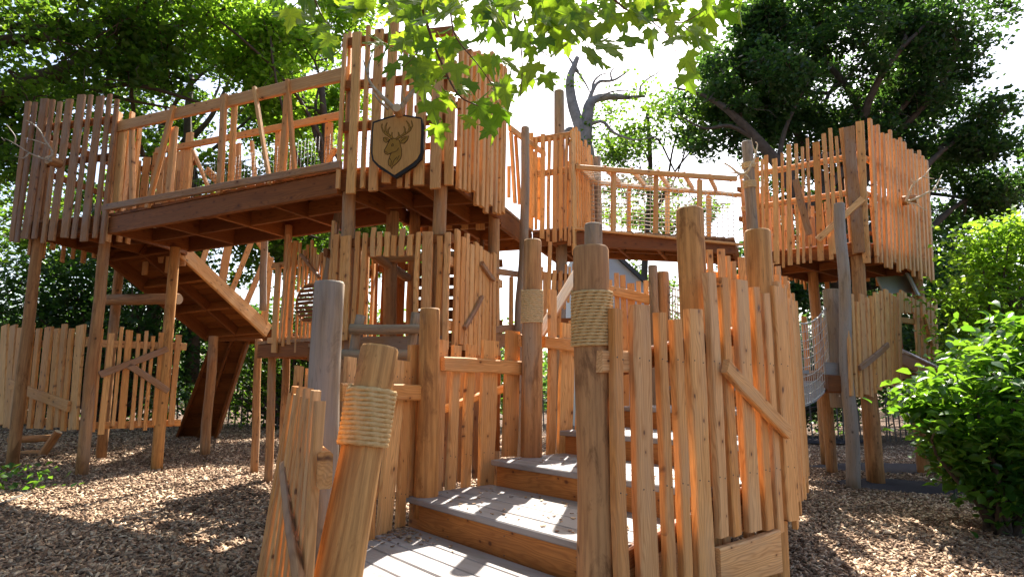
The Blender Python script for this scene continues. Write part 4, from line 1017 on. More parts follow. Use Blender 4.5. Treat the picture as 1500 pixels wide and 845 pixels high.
# ================================================================== right tower
TR = [(3.75, 9.95), (5.16, 8.98), (7.05, 10.5), (5.6, 11.6)]
def right_tower():
    A, B, C, D = [Vector((*p, 0)) for p in TR]
    th = thing('play_tower', 'large pale slatted tower raised on posts at the right', 'play tower', (5.3, 10, 0))
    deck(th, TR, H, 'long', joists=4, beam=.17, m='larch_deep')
    s_ = 3.018
    rows = cr([(115, 215, 122, 640, 24), (140, 222, 150, 650, 14), (158, 205, 168, 680, 20), (195, 220, 205, 685, 28), (228, 195, 235, 700, 14), (258, 158, 265, 690, 24), (290, 155, 300, 685, 16), (318, 168, 325, 680, 14), (340, 130, 355, 680, 15), (378, 148, 400, 670, 34),
        (412, 110, 447, 665, 21), (441, 85, 460, 640, 20), (468, 122, 512, 640, 17), (490, 85, 550, 640, 24), (572, 55, 603, 680, 42)], s_, 1070, 160)
    n = nrm(A, B); pickets(th, A+n*.05, B+n*.05, rows, 'larch', .035, .9, 4, False)
    slat(th, onp(1070+575/s_, 160+640/s_, A, B)+n*.11, onp(1070+528/s_, 160+90/s_, A, B)+n*.11, .15, .05, n, 'larch_grey', 'slat', 4, .01)
    for z in (4.6, 4.05): rail(th, A, B, z, off=.0, m='larch')
    brace(th, A+n*.1, B+n*.1, (1070+388/s_, 160+580/s_), (1070+588/s_, 160+398/s_), 8, m='larch'); brace(th, A+n*.1, B+n*.1, (1070+290/s_, 160+315/s_), (1070+352/s_, 160+558/s_), 8)
    n2 = nrm(B, C)
    tp = [(615, 45), (632, 75), (650, 72), (670, 108), (690, 112), (705, 95), (722, 135), (735, 140), (750, 128), (768, 148), (785, 180), (800, 180), (815, 200), (832, 185), (848, 210), (865, 228)]
    bt = [650, 680, 680, 700, 705, 680, 720, 710, 705, 712, 740, 715, 755, 740, 755, 765]
    rows = cr([(x, y, x+(2 if i == 0 else 30*(x-400)/465*.95), b, (11, 8, 9.5)[i % 3]) for i, ((x, y), b) in enumerate(zip(tp, bt))], s_, 1070, 160)
    rows[0] = cr([(615, 45, 645, 650, 15)], s_, 1070, 160)[0]
    pickets(th, B+n2*.05, C+n2*.05, rows, 'larch', .045, .75, 4, False)
    for z in (4.62, 4.05): rail(th, B, C, z, off=.0, m='larch')
    wall(th, A, D, 3.0, 4.55, .17, rails=(4.4, 3.9), face=(-.6, .8, 0)); wall(th, D, C, 3.0, 4.55, .16, rails=(4.4, 3.9), face=(.5, .85, 0))
    for p in (Vector((5.12, 9.12, 0)), Vector((6.85, 10.5, 0)), Vector((5.55, 11.4, 0)), Vector((4.0, 9.95, 0))): quadpost(th, p.x, p.y, 4.3, .095, 'log')
    th = thing('wooden_post', 'tall slightly bent grey post in front of the right tower, foot on mulch', 'post', (4.4, 8.5, -.1))
    t = gy(1230, 298, 8.45); b = Vector((4.47, 8.5, ground_z(4.45, 8.5)-.05)); log(th, b, t, .088, .07, 'log_grey', 'log', 16, 18, .03)
    th = thing('wooden_post', 'thick short grey post standing at the net bridge end', 'post', (4.6, 9.1, -.1))
    t = gy(1216, 424, 9.0); log(th, (t.x, 9.0, .9), t, .115, .11, 'log_grey', 'log', 16)
    t = gy(1209, 560, 10.3); log(th, (t.x, 10.3, ground_z(5, 10.3)-.05), (t.x, 10.3, 1.25), .085, .085, 'log', 'leg', 14)
right_tower()
def right_antlers():
    q = lambda p: cpt(p, 3.018, 1070, 160)
    screen_antler('pale branching antlers on a log block on the right tower side', 9.75, (1070+765/3.018, 160+405/3.018), [
        [(q([(775, 410, .15), (790, 370, .2), (810, 330, .25), (850, 300, .3), (885, 260, .3)]), .022, .005), (q([(850, 300, .3), (880, 305, .35), (900, 308, .35)]), .012, .004), (q([(810, 335, .25), (800, 305, .28)]), .01, .003)],
        [(q([(780, 410, .15), (830, 390, .22), (880, 365, .28), (920, 355, .3), (955, 350, .3)]), .022, .005), (q([(895, 360, .28), (915, 330, .3), (935, 290, .3)]), .013, .004), (q([(920, 352, .3), (940, 362, .35), (958, 362, .35)]), .01, .003)],
        [(q([(780, 415, .15), (820, 420, .22), (850, 440, .28), (875, 450, .3)]), .016, .004), (q([(800, 420, .2), (815, 450, .25), (818, 468, .28)]), .01, .003)]], 'antler_pale', blockr=.075, blockdir=(.75, -.6, .0))
right_antlers()
def right_lower():
    s_ = 2.727; A, B = Vector((4.50, 8.42, 0)), Vector((6.95, 10.3, 0)); n = nrm(A, B)
    th = thing('picket_panel', 'lower picket panel with a window gap and slanted brace, beneath the right tower', 'fence panel', (5.5, 9.2, 1.3))
    rows = cr([(300, 25, 320, 435, 10), (320, 30, 338, 440, 10), (340, 60, 357, 443, 12), (357, 30, 378, 430, 20), (380, 45, 398, 440, 11), (397, 38, 412, 425, 12), (417, 25, 430, 412, 19), (437, 18, 447, 400, 10), (455, 12, 468, 395, 18), (473, 28, 483, 400, 12),
        (490, 38, 500, 412, 16), (508, 25, 515, 415, 10), (517, 15, 519, 105, 10), (530, 25, 532, 105, 11), (546, 42, 547, 105, 14), (562, 45, 563, 105, 12), (580, 55, 590, 385, 14), (605, 40, 612, 385, 14), (623, 50, 628, 380, 12), (638, 60, 644, 290, 14), (652, 50, 658, 285, 12)], s_, 1130, 420)
    pickets(th, A, B, rows, 'larch', .035, .9, 3, False); rail(th, A, B, 2.2); rail(th, A, B, 1.35)
    brace(th, A, B, (1130+338/s_, 420+325/s_), (1130+452/s_, 420+232/s_), 7); brace(th, A, B, (1130+600/s_, 420+110/s_), (1130+632/s_, 420+235/s_), 5, m='larch')
    deck(th, [(4.4, 8.6), (6.9, 10.45), (6.1, 11.4), (4.2, 10.1)], 1.42, 'long', joists=3, beam=.16)
    slat(th, gy(1130+215/s_, 420+353/s_, 8.6), gy(1130+308/s_, 420+356/s_, 8.6), .05, .35, (0, 0, 1), 'tread', 'sill_board', 1, 0).matrix_basis
    slat(th, gy(1130+218/s_, 420+387/s_, 8.55), gy(1130+308/s_, 420+391/s_, 8.55), .23, .12, (0, -1, 0), 'larch_deep', 'end_beam', 2, .003)
    wall(th, (6.9, 10.5), (6.0, 11.3), 1.3, 2.4, .2, face=(1, 1, 0), m='larch_deep'); wall(th, (4.3, 10.1), (6.0, 11.3), 1.5, 2.4, .3, face=(0, 1, 0), m='larch')
    x, y = 5.17, 9.3; quadpost(th, x, y, 1.3, .086, 'log'); quadpost(th, 6.6, 10.4, 1.4, .09, 'log')
    sh = thing('roof_sheet', 'grey-green roof panel between the floors of the right tower', 'roof panel', tuple(gy(1330, 420, 10.6)))
    for (a, b, c, d) in (((1288, 405), (1330, 400), (1338, 432), (1290, 432)), ((1332, 398), (1342, 402), (1345, 436), (1339, 434))):
        P = [gy(*a, 10.3), gy(*b, 10.6), gy(*c, 10.6), gy(*d, 10.3)]
        slat(sh, (P[0]+P[3])/2, (P[1]+P[2])/2, (P[0]-P[3]).length, .03, (0, -1, .2), 'sheet', 'sheet', 1, 0)
    sd = thing('slide', 'narrow metal slide sloping out of the right lower panel behind the bush', 'slide', tuple(gy(1321, 515, 9.3)))
    a0, b0 = gy(1321, 520, 9.55), gy(1395, 556, 8.9); v = Vector((.35, .55, 0)); nn = (b0-a0).cross(v).normalized(); nn = nn if nn.z > 0 else -nn
    slat(sd, a0+v*.5, b0+v*.5, .55, .02, nn, 'steel', 'bed', 2, 0)
    for u in (0, 1): slat(sd, a0+v*u+Vector((0, 0, -.03)), b0+v*u+Vector((0, 0, -.03)), .20, .05, v, 'larch_grey', 'side_board', 2, .002); slat(sd, a0+v*u+Vector((0, 0, .08)), b0+v*u+Vector((0, 0, .08)), .055, .03, (0, 0, 1), 'steel', 'edge_strip', 1, 0)
    # net bridge
    nb = thing('net_bridge', 'sagging rope net bridge between the stair landing and the right lower deck', 'net bridge', (3.8, 7.6, 1.2))
    a, b = Vector((3.32, 7.35, 0)), Vector((4.50, 8.95, 0)); d = (b-a).normalized(); sd_ = Vector((-d.y, d.x, 0))
    for off, nm in ((0., 'near'), (.75, 'far')):
        L = []
        K = 17; R_ = 9
        def pnt(u, v):
            top = 1.94+.36*u*u; bot = .98+.30*u*u
            p = a.lerp(b, u)+sd_*off; return V3(p, bot+(top-bot)*v)+Vector((random.uniform(-.006, .006), 0, random.uniform(-.006, .006)))
        for j in range(R_+1): L.append(([pnt(i/24, j/R_) for i in range(25)], (.011 if j in (0, R_) else .005)))
        for i in range(K+1): L.append(([pnt(i/K, j/6) for j in range(7)], .005))
        tubes(nb, 'net_side', L, 'net', 5, 'stuff')
    for i in range(22):
        u = (i+.5)/22; z = .97+.30*u*u; p = a.lerp(b, u); slat(nb, V3(p, z), V3(p+sd_*.75, z), .11, .03, (0, 0, 1), 'grey_board', 'tread_plank', 1, .003)
    slat(nb, gy(1160, 622, 6.0), gy(1160, 488, 6.0), .045, .05, (0, -1, 0), 'grey_board', 'post', 2)
right_lower()

# panels beyond the stairs
def upper_panels():
    th = thing('picket_panel', 'high back row of pale pickets seen between the two golden posts', 'fence panel', tuple(gy(1060, 480, 5.9)))
    for (x0, y0, y1, w_) in ((1020, 378, 560, 9), (1029, 370, 560, 8), (1039, 366, 560, 9), (1056, 365, 560, 12), (1066, 375, 560, 7), (1074, 383, 560, 8), (1086, 377, 560, 11), (1098, 392, 560, 8), (1128, 386, 560, 10), (1139, 390, 560, 8), (1149, 405, 560, 8)):
        Y = 5.6+(x0-1020)/130*.3; a = gy(x0, y0, Y); b = gy(x0+2, y1, Y); b.x = a.x; slat(th, b, a, w_/F*Y*.95, .03, (0, -1, 0), 'larch', 'slat', 3)
    slat(th, gy(1012, 400, 5.66), gy(1155, 418, 6.0), .08, .04, (0, -1, 0), 'larch', 'rail', 2); slat(th, gy(1012, 500, 5.66), gy(1155, 508, 6.0), .08, .04, (0, -1, 0), 'larch', 'rail', 2)
    th = thing('picket_panel', 'far orange pickets behind the tall roped post, below the right bridge', 'fence panel', tuple(gy(920, 480, 6.6)))
    for (x0, y0, y1, w_) in ((878, 405, 640, 9), (885, 398, 640, 7), (892, 410, 640, 9), (903, 400, 640, 7), (912, 403, 640, 8), (924, 415, 560, 11), (935, 412, 560, 6), (946, 411, 560, 7), (958, 420, 560, 8)):
        a = gy(x0, y0, 6.5); b = gy(x0+1, y1, 6.5); b.x = a.x; slat(th, b, a, w_/F*6.5, .03, (0, -1, 0), 'larch', 'slat', 3)
    slat(th, gy(884, 423, 6.45), gy(956, 440, 6.45), .10, .045, (0, -1, 0), 'larch', 'rail', 2); slat(th, gy(884, 520, 6.45), gy(966, 520, 6.45), .10, .045, (0, -1, 0), 'larch', 'rail', 2)
    for (x, yt, r, l) in ((956, 389, .05, 'slim grey post left of its twin, behind the stair pickets'), (972, 398, .062, 'knotty round post right of its twin, behind the stair pickets')):
        a = gy(x, yt, 6.35); th = thing('wooden_post', l, 'post', (a.x, 6.35, 0)); log(th, (a.x, 6.35, -.1), a, r, r*.95, 'log' if r > .055 else 'log_grey', 'log', 12)
    nt2 = thing('rope_net', 'small patch of rope net between the knotty post and golden post', 'net', tuple(gy(985, 450, 6.2)))
    L = []
    for k in range(9): L.append(([gy(980, 420+k*11, 6.3), gy(1004, 428+k*11, 6.1)], .007))
    for k in range(6): L.append(([gy(981+k*4, 418+k*2, 6.3-k*.03), gy(981+k*4, 515, 6.3-k*.03)], .007))
    tubes(nt2, 'net_strands', L, 'net', 5, 'stuff')
upper_panels()

# ================================================================== screws on the near panels
def build_screws():
    for _, (th, pts) in SCREWS.items():
        V = []; Fc = []
        for p, n in pts:
            n = n.normalized(); x = n.cross(Vector((0, 0, 1))).normalized(); y = n.cross(x); b = len(V); r = .0042
            for k in range(6):
                t = k*math.pi/3; V.append(p+x*math.cos(t)*r+y*math.sin(t)*r-n*.002)
            for k in range(6):
                t = k*math.pi/3; V.append(p+x*math.cos(t)*r*.8+y*math.sin(t)*r*.8+n*.0012)
            Fc += [(b+k, b+(k+1) % 6, b+6+(k+1) % 6, b+6+k) for k in range(6)]; Fc.append(tuple(b+6+k for k in range(6)))
        o = link('screw_heads', mesh_np('screw_heads', V, Fc, M['screw']), Matrix.Identity(4), th); o['kind'] = 'stuff'
build_screws()

# ================================================================== vegetation
def leaves(name, centres, size, m, parent=None, flat=.5, shape='diamond', jitter=.35, view=None):
    "one mesh of many small folded leaves"
    n = len(centres); S = size*rng.uniform(1-jitter, 1+jitter, n)
    nz = rng.normal(0, 1, (n, 3)); nz[:, 2] = np.abs(nz[:, 2])+flat; nz /= np.linalg.norm(nz, axis=1)[:, None]
    r = rng.normal(0, 1, (n, 3)); r[:, 2] -= .35; ux = np.cross(nz, r); ux /= np.linalg.norm(ux, axis=1)[:, None]; uy = np.cross(nz, ux)
    L = uy*S[:, None]; W = ux*(S*.36)[:, None]; D = nz*(S*rng.uniform(.05, .22, n))[:, None]
    if shape == 'diamond':
        V = np.stack([centres-L*.5, centres+W+D*.9-L*.03, centres+L*.5-D*.8, centres-W+D*.9-L*.03], 1)
        base = np.arange(n)*4; T = np.stack([np.stack([base, base+1, base+2], 1), np.stack([base, base+2, base+3], 1)], 1).reshape(-1, 3)
    else:   # pointed oval of six corners folded on the midrib
        V = np.stack([centres-L*.5, centres+W*.85+D-L*.18, centres+W*.75+D*.8+L*.16, centres+L*.55-D, centres-W*.75+D*.8+L*.16, centres-W*.85+D-L*.18, centres], 1)
        base = np.arange(n)*7; tri = [(0, 1, 6), (1, 2, 6), (2, 3, 6), (3, 4, 6), (4, 5, 6), (5, 0, 6)]
        T = np.stack([np.stack([base+a, base+b, base+c], 1) for a, b, c in tri], 1).reshape(-1, 3)
    return big_mesh(name, V.reshape(-1, 3), T, M[m], parent)
def branch_pts(a, b, sag=.1, k=7, wob=.12, R=None):
    a = Vector(a); b = Vector(b); R = R or random; L = (b-a).length; P = []
    o1 = Vector((R.uniform(-1, 1), R.uniform(-1, 1), R.uniform(-.3, 1)))*L*wob; o2 = Vector((R.uniform(-1, 1), R.uniform(-1, 1), R.uniform(-1, .5)))*L*wob*.6
    for i in range(k+1):
        u = i/k; P.append(a.lerp(b, u)+o1*math.sin(u*math.pi)+o2*math.sin(u*2*math.pi)+Vector((0, 0, L*sag*math.sin(u*math.pi))))
    return P
def tree(label, foot, top, r0, crown, ncl, nlf, lsize, m, clr=(.8, .45), name='broadleaf_tree', group=None, limbs=8, bark='bark', seed=0, extra=None, flat=.5, hole=None, cat='tree', twigs=3):
    """crown: list of ellipsoids (cx,cy,cz,rx,ry,rz); clusters fill their outer part; limbs reach to clusters"""
    R = random.Random(seed); rg = np.random.default_rng(seed+100)
    foot = Vector(foot); top = Vector(top)
    th = thing(name, label, cat, tuple(foot), group)
    tp = branch_pts(foot, top, .0, 9, .05, R); rr = [r0*(1.25 if i == 0 else 1-.55*i/9) for i in range(10)]
    tubes(th, 'trunk', [(tp, rr)], bark, 12, jit=.06)
    vol = [e[3]*e[4]*e[5] for e in crown]; tot = sum(vol); CL = []
    for e, v in zip(crown, vol):
        for _ in range(max(1, int(ncl*v/tot))):
            for _t in range(20):
                d = rg.normal(0, 1, 3); d /= np.linalg.norm(d); q = rg.uniform(.35, 1)**.6
                p = np.array(e[:3])+d*q*np.array(e[3:6])
                if hole is None or not hole(p): CL.append(p); break
    CL = np.array(CL)
    Ls = []
    idx = rg.choice(len(CL), min(len(CL), limbs*6), replace=False)
    mains = []
    for j in range(limbs):
        c = Vector(CL[idx[j]]); u = R.uniform(.5, 1); s = tp[int(u*9)]
        P = branch_pts(s, c, .05, 8, .12, R); rb = r0*.42*R.uniform(.7, 1); mains.append((P, rb))
        Ls.append((P, [rb*(1-.8*i/8) for i in range(9)]))
    for c_ in CL[idx[limbs:]] if len(idx) > limbs else []:
        c = Vector(c_); P0, rb = min(mains, key=lambda q: min((q[0][i]-c).length for i in (3, 5, 7)))
        s = min((P0[i] for i in (2, 3, 4, 5, 6, 7)), key=lambda q: (q-c).length)
        P = branch_pts(s, c, .04, 6, .15, R); Ls.append((P, [rb*.35*(1-.75*i/6) for i in range(7)]))
    for k, c_ in enumerate(CL):
        for _ in range(twigs):
            c = Vector(c_); e = c+Vector(rg.normal(0, 1, 3))*clr[0]*.7; Ls.append((branch_pts(c, e, 0, 3, .1, R), [.016, .012, .008, .004]))
    if extra: Ls += extra
    tubes(th, 'limbs', Ls, bark, 6, jit=.05)
    per = max(1, nlf//len(CL)); P = []
    for c in CL:
        k = int(per*rg.uniform(.5, 1.5)); d = rg.normal(0, 1, (k, 3)); d /= np.linalg.norm(d, axis=1)[:, None]
        q = rg.uniform(.15, 1, k)**.55; sc = rg.uniform(.7, 1.25)
        P.append(c+d*q[:, None]*np.array([clr[0], clr[0], clr[1]])*sc*(1+.25*np.sin(d[:, :1]*5+c[0])))
    leaves('crown', np.concatenate(P), lsize, m, th, flat)
    return th
def Wp(px, py, Y): return tuple(gy(px, py, Y))
def el(px, py, Y, rpx, rpy, ry):
    c = gy(px, py, Y); return (c.x, c.y, c.z, rpx/F*Y, ry, rpy/F*Y)
# overhanging dark oak at the upper left, with heavy limbs in front of the light
def limb_px(pts, Y, r0, r1):
    P = [gy(x, y, Y+dy) for x, y, dy in pts]; n = len(P)-1
    Q = []; R = []
    for i in range(n):
        for k in range(4):
            t = k/4; a = P[max(i-1, 0)]; b = P[i]; c = P[i+1]; d = P[min(i+2, n)]
            Q.append(0.5*((2*b)+(-a+c)*t+(2*a-5*b+4*c-d)*t*t+(-a+3*b-3*c+d)*t**3)); R.append(r0+(r1-r0)*(i+t)/n)
    Q.append(P[-1]); R.append(r1); return (Q, R)
EX = [limb_px([(-260, 330, 0), (-60, 180, 0), (20, 130, 0), (100, 100, 0), (180, 70, .3), (260, 38, .6), (330, 10, 1)], 11, .21, .07),
      limb_px([(-200, 260, 0), (-60, 90, 0), (0, 62, 0), (60, 55, 0), (130, 35, 0), (220, 8, 0), (300, -30, 0)], 11.5, .17, .06),
      limb_px([(-60, 180, 0), (0, 138, 0), (60, 112, 0), (130, 128, .3), (200, 125, .5), (290, 150, .8), (340, 168, 1)], 11, .09, .02),
      limb_px([(100, 76, 0), (150, 80, .2), (190, 95, .5), (230, 112, 1), (300, 118, 1.4)], 11, .05, .012),
      limb_px([(130, 128, .3), (180, 145, .5), (230, 155, .9), (262, 160, 1.2)], 11, .045, .012),
      limb_px([(190, 95, .5), (192, 130, .8), (197, 170, 1), (210, 230, 1.2)], 11.6, .04, .05)]
G1 = 'background broadleaf trees'
tree('dark oak overhanging the upper left corner with thick bare limbs', (-13.5, 11, .3), (-12.8, 11, 8), .45,
     [el(60, 90, 11, 240, 120, 2.4), el(0, 280, 11.5, 110, 160, 1.6), el(230, 40, 11.5, 150, 80, 1.8), el(60, -190, 8.5, 330, 110, 2.6)], 170, 24000, .13, 'leaf_oak', (.55, .38), limbs=5, seed=3, extra=EX)  # last ellipsoid: unseen canopy added overhead to shade the left tower
tree('sunlit tree behind the left bridge with two dark upright stems', Wp(205, 560, 16), Wp(200, 130, 16), .20,
     [el(330, 130, 16, 190, 150, 2.5), el(300, 330, 16.5, 220, 120, 2.2), el(70, 330, 17, 130, 100, 1.6)], 155, 25000, .14, 'leaf_oak', (.62, .4), limbs=9, seed=5,
     extra=[limb_px([(280, 560, 0), (290, 330, 0), (275, 200, 0), (280, 110, 0)], 15.6, .17, .07), limb_px([(283, 200, 0), (310, 170, 0), (340, 110, .4)], 15.6, .10, .03)])
tree('bright yellow-green maple crown between the left bridge and centre tower', Wp(545, 560, 12.5), Wp(470, 120, 12.5), .14,
     [el(350, 45, 12.5, 110, 62, 1.6), el(440, 150, 13, 70, 60, 1.4), el(475, 20, 13, 60, 45, 1.0)], 42, 15000, .13, 'leaf_light', (.7, .5), limbs=6, seed=8)
tree('leafy tree seen under the centre tower between its legs', Wp(530, 560, 18), Wp(540, 330, 18), .16,
     [el(470, 345, 18, 110, 75, 2), el(560, 330, 14.5, 95, 85, 1.4), el(410, 330, 14.5, 90, 60, 1.3), el(440, 200, 18.5, 60, 50, 1.6)], 80, 24000, .14, 'leaf_oak', (.9, .6), limbs=6, seed=9)
# dead bare tree
def dead_tree():
    th = thing('bare_tree', 'dead grey forked tree with bare twisting branches behind the middle turret', 'tree', tuple(gy(865, 560, 22)))
    tubes(th, 'trunk', [limb_px([(868, 575, 0), (866, 400, 0), (862, 240, 0), (850, 190, 0), (838, 150, 0), (835, 118, 0), (840, 100, 0), (846, 84, 0)], 22, .34, .08)], 'bark_pale', 12, jit=.08)
    B = [limb_px([(858, 210, 0), (860, 175, 0), (864, 152, 0), (880, 143, .3), (905, 142, .5), (920, 143, .6), (945, 141, .8)], 22, .26, .05),
         limb_px([(940, 141, .8), (938, 128, .9), (950, 115, 1), (962, 108, 1.1), (970, 97, 1.2)], 22, .05, .015), limb_px([(945, 141, .8), (948, 130, .8)], 22, .05, .02),
         limb_px([(862, 150, 0), (868, 133, 0), (878, 120, 0), (898, 118, 0), (915, 108, 0), (925, 100, 0)], 22, .09, .015),
         limb_px([(868, 133, 0), (870, 120, 0), (880, 110, 0), (896, 107, 0)], 22, .06, .012), limb_px([(896, 118, 0), (895, 106, 0), (903, 98, 0), (918, 88, 0)], 22, .04, .01),
         limb_px([(846, 105, 0), (856, 120, 0), (864, 135, 0)], 22, .05, .02), limb_px([(846, 105, 0), (840, 95, 0), (830, 80, 0)], 22, .08, .02),
         limb_px([(853, 200, 0), (835, 190, 0), (826, 195, 0), (815, 175, 0)], 22, .16, .04), limb_px([(880, 143, 0), (895, 135, 0), (918, 133, 0), (930, 137, 0)], 22, .04, .01),
         limb_px([(850, 190, 0), (880, 178, 0), (900, 195, 0), (930, 205, 0), (960, 200, 0)], 22, .08, .015)]
    tubes(th, 'branches', B, 'bark_pale', 7, jit=.08)
    C = [];
    for (x, y, s_, k) in ((838, 120, 10, 40), (860, 185, 12, 60), (865, 210, 14, 70), (885, 160, 8, 12), (925, 100, 8, 14), (955, 120, 8, 12)):
        for _ in range(k): C.append(gy(x+random.gauss(0, s_), y+random.gauss(0, s_*.7), 22+random.gauss(0, .3)))
    o = leaves('sprouts', np.array([tuple(c) for c in C]), .15, 'leaf_oak', th); o['kind'] = 'stuff'
dead_tree()
tree('thin open tree with a short dark stem, behind the right bridge', Wp(952, 560, 24), Wp(948, 165, 24), .16,
     [el(945, 185, 24, 95, 40, 2.2), el(880, 215, 24, 60, 30, 1.6), el(1010, 160, 24, 50, 40, 1.6), el(960, 300, 25, 110, 40, 2), el(940, 410, 26, 80, 18, 2)], 60, 8200, .17, 'leaf_oak', (1.0, .5), limbs=8, seed=12)
OAK = [limb_px([(1235, 420, 0), (1190, 330, 0), (1152, 258, 0), (1112, 208, 0), (1070, 165, 0), (1030, 140, .3), (985, 128, .6)], 19.2, .34, .02),
       limb_px([(1150, 258, 0), (1190, 235, 0), (1230, 222, 0), (1290, 200, .5), (1330, 170, .9)], 19.2, .15, .02), limb_px([(1112, 208, 0), (1070, 185, 0), (1030, 188, 0), (990, 165, 0)], 19.2, .09, .012),
       limb_px([(1180, 310, 0), (1290, 190, .5), (1360, 110, 1), (1385, 40, 1.4), (1400, -10, 1.8)], 19.6, .17, .02), limb_px([(1085, 180, 0), (1080, 140, .2), (1055, 100, .5)], 19.2, .07, .012), limb_px([(1140, 240, 0), (1150, 190, .3), (1175, 130, .8), (1180, 70, 1)], 19.3, .10, .015)]
tree('huge dark oak filling the upper right, its leaning limb showing left', Wp(1250, 560, 21), Wp(1240, 330, 21), .65,
     [el(1220, 95, 21.8, 190, 120, 4.1), el(1090, 150, 21.1, 90, 95, 3.0), el(1340, 190, 22.4, 110, 90, 3.4), el(1440, 245, 23.1, 95, 90, 3.0), el(1130, 60, 21.5, 90, 60, 2.5), el(1250, 220, 22, 160, 60, 2.5), el(1380, 20, 22.4, 90, 45, 2.7), el(1420, 350, 23.8, 80, 60, 2.4), el(1190, 350, 23.1, 110, 80, 2.4), el(1320, 480, 24.5, 120, 70, 2.2)],
     400, 108000, .17, 'leaf_dark', (.85, .52), limbs=12, seed=21, extra=OAK)
tree('dim tree behind the right tower filling the gap below the oak', Wp(1400, 560, 20), Wp(1400, 350, 20), .2,
     [el(1300, 440, 20, 180, 90, 2), el(1120, 420, 20, 70, 55, 1.6)], 46, 16000, .16, 'leaf_dark', (1., .7), limbs=5, seed=31)

tree('spreading tree added out of view on the left to shade the left tower', (-9.5, 2.5, .25), (-9, 2.8, 6), .35,
     [(-7.0, 4.6, 8.0, 4.2, 3.2, 1.4), (-9.5, .5, 5.0, 3.0, 3.5, 3.2)], 190, 48000, .15, 'leaf_dark', (.7, .5), limbs=6, seed=61)  # unseen tree added to keep sky light off the left tower
tree('round crowned tree added unseen behind the viewpoint to dim the left side', (-4.5, -7, .1), (-4.5, -7, 5), .3,
     [(-4.5, -7, 5.5, 3.8, 2.6, 3.4)], 90, 20000, .17, 'leaf_dark', (.8, .6), limbs=6, seed=62)  # unseen tree added behind the camera to cut sky light
def bush(label, foot, crown, ncl, nlf, lsize, m, seed, stems=8, r=.03, shape='oval', clr=(.28, .2), indiv=0, name='bush', flat=.9):
    rg = np.random.default_rng(seed); R = random.Random(seed); th = thing(name, label, 'bush', foot); CL = []; Ls = []
    tot = sum(e[3]*e[4]*e[5] for e in crown)
    for e in crown:
        for _ in range(max(1, int(ncl*e[3]*e[4]*e[5]/tot))):
            d = rg.normal(0, 1, 3); d /= np.linalg.norm(d); q = rg.uniform(.25, 1)**.5; CL.append(np.array(e[:3])+d*q*np.array(e[3:6]))
    CL = [c for c in CL if c[2] > ground_z(c[0], c[1])+.12]
    for c in CL[::max(1, len(CL)//(stems*5))]:
        Ls.append((branch_pts(Vector(foot)+Vector((R.uniform(-.12, .12), R.uniform(-.12, .12), -.03)), c, .06, 6, .1, R), [r*(1-.8*i/6) for i in range(7)]))
    tubes(th, 'stems', Ls, 'bark', 6)
    P = []
    for c in CL:
        k = int(nlf/len(CL)*rg.uniform(.6, 1.4)); d = rg.normal(0, 1, (k, 3)); P.append(c+d*np.array([clr[0], clr[0], clr[1]])*.6)
    P = np.concatenate(P)
    if indiv:
        # the leaves that show largest are single parts sharing a few meshes
        dist = P[:, 1]; order = np.argsort(dist+rg.uniform(0, .35, len(P))); near = P[order[:indiv]]; P = P[order[indiv:]]
        protos = [oval_leaf(lsize*1.15, i, m) for i in range(5)]
        for i, p in enumerate(near):
            o = bpy.data.objects.new('leaf', protos[i % 5]); COL.objects.link(o); o.parent = th
            q = R.uniform(-1, 1); o.matrix_basis = Matrix.Translation(Vector(p)-th.location) @ Matrix.Rotation(R.uniform(0, 6.28), 4, 'Z') @ Matrix.Rotation(R.uniform(-.25, .9), 4, 'X') @ Matrix.Rotation(q*.5, 4, 'Y') @ Matrix.Scale(R.uniform(.7, 1.3), 4)
    o = leaves('foliage', P, lsize, m, th, flat, shape); o['kind'] = 'stuff'
    return th
def oval_leaf(L, i, m):
    R = random.Random(i); V = []; Fc = []
    prof = [(0, 0), (.16, .12), (.40, .19), (.66, .15), (.87, .07), (1, 0)]
    for j, (u, w_) in enumerate(prof):
        y = u*L; z = -.18*L*u*u+.02*L*R.uniform(-1, 1)
        V += [(-w_*L, y, z+w_*L*.3), (0, y, z), (w_*L, y, z+w_*L*.3)]
    for j in range(5):
        a = j*3; Fc += [(a, a+1, a+4, a+3), (a+1, a+2, a+5, a+4)]
    me = mesh_np('leaf_blade', V, Fc, M[m]); return me
bush('glossy green leafed bush at the lower right edge of the mulch', (4.45, 5.95, ground_z(4.45, 5.95)),
     [(4.6, 5.95, .95, .8, .7, .6), (4.15, 5.7, 1.0, .55, .5, .38), (5.1, 6.0, 1.15, .7, .7, .72), (4.75, 6.0, .4, .75, .6, .35), (4.0, 5.7, .62, .3, .3, .2), (4.75, 5.75, .25, .7, .4, .22), (4.55, 5.8, 1.66, .25, .3, .28), (5.0, 5.9, 1.75, .3, .3, .35), (3.85, 5.6, 1.2, .2, .2, .12), (4.2, 5.7, 1.45, .18, .2, .2)], 200, 8200, .105, 'leaf_bush', 41, 9, .03, clr=(.2, .14), indiv=290)
bush('tall airy light green shrub at the right edge behind the glossy bush', (7.3, 8.8, ground_z(7.3, 8.8)),
     [(7.2, 8.9, 2.3, 1.05, 1.0, 1.2), (7.6, 8.9, 1.2, 1.2, .9, .9), (6.5, 8.6, 1.6, .55, .6, .5), (7.0, 8.8, 3.1, .6, .6, .5)], 150, 13000, .085, 'leaf_light', 42, 10, .035, clr=(.3, .22), name='shrub')
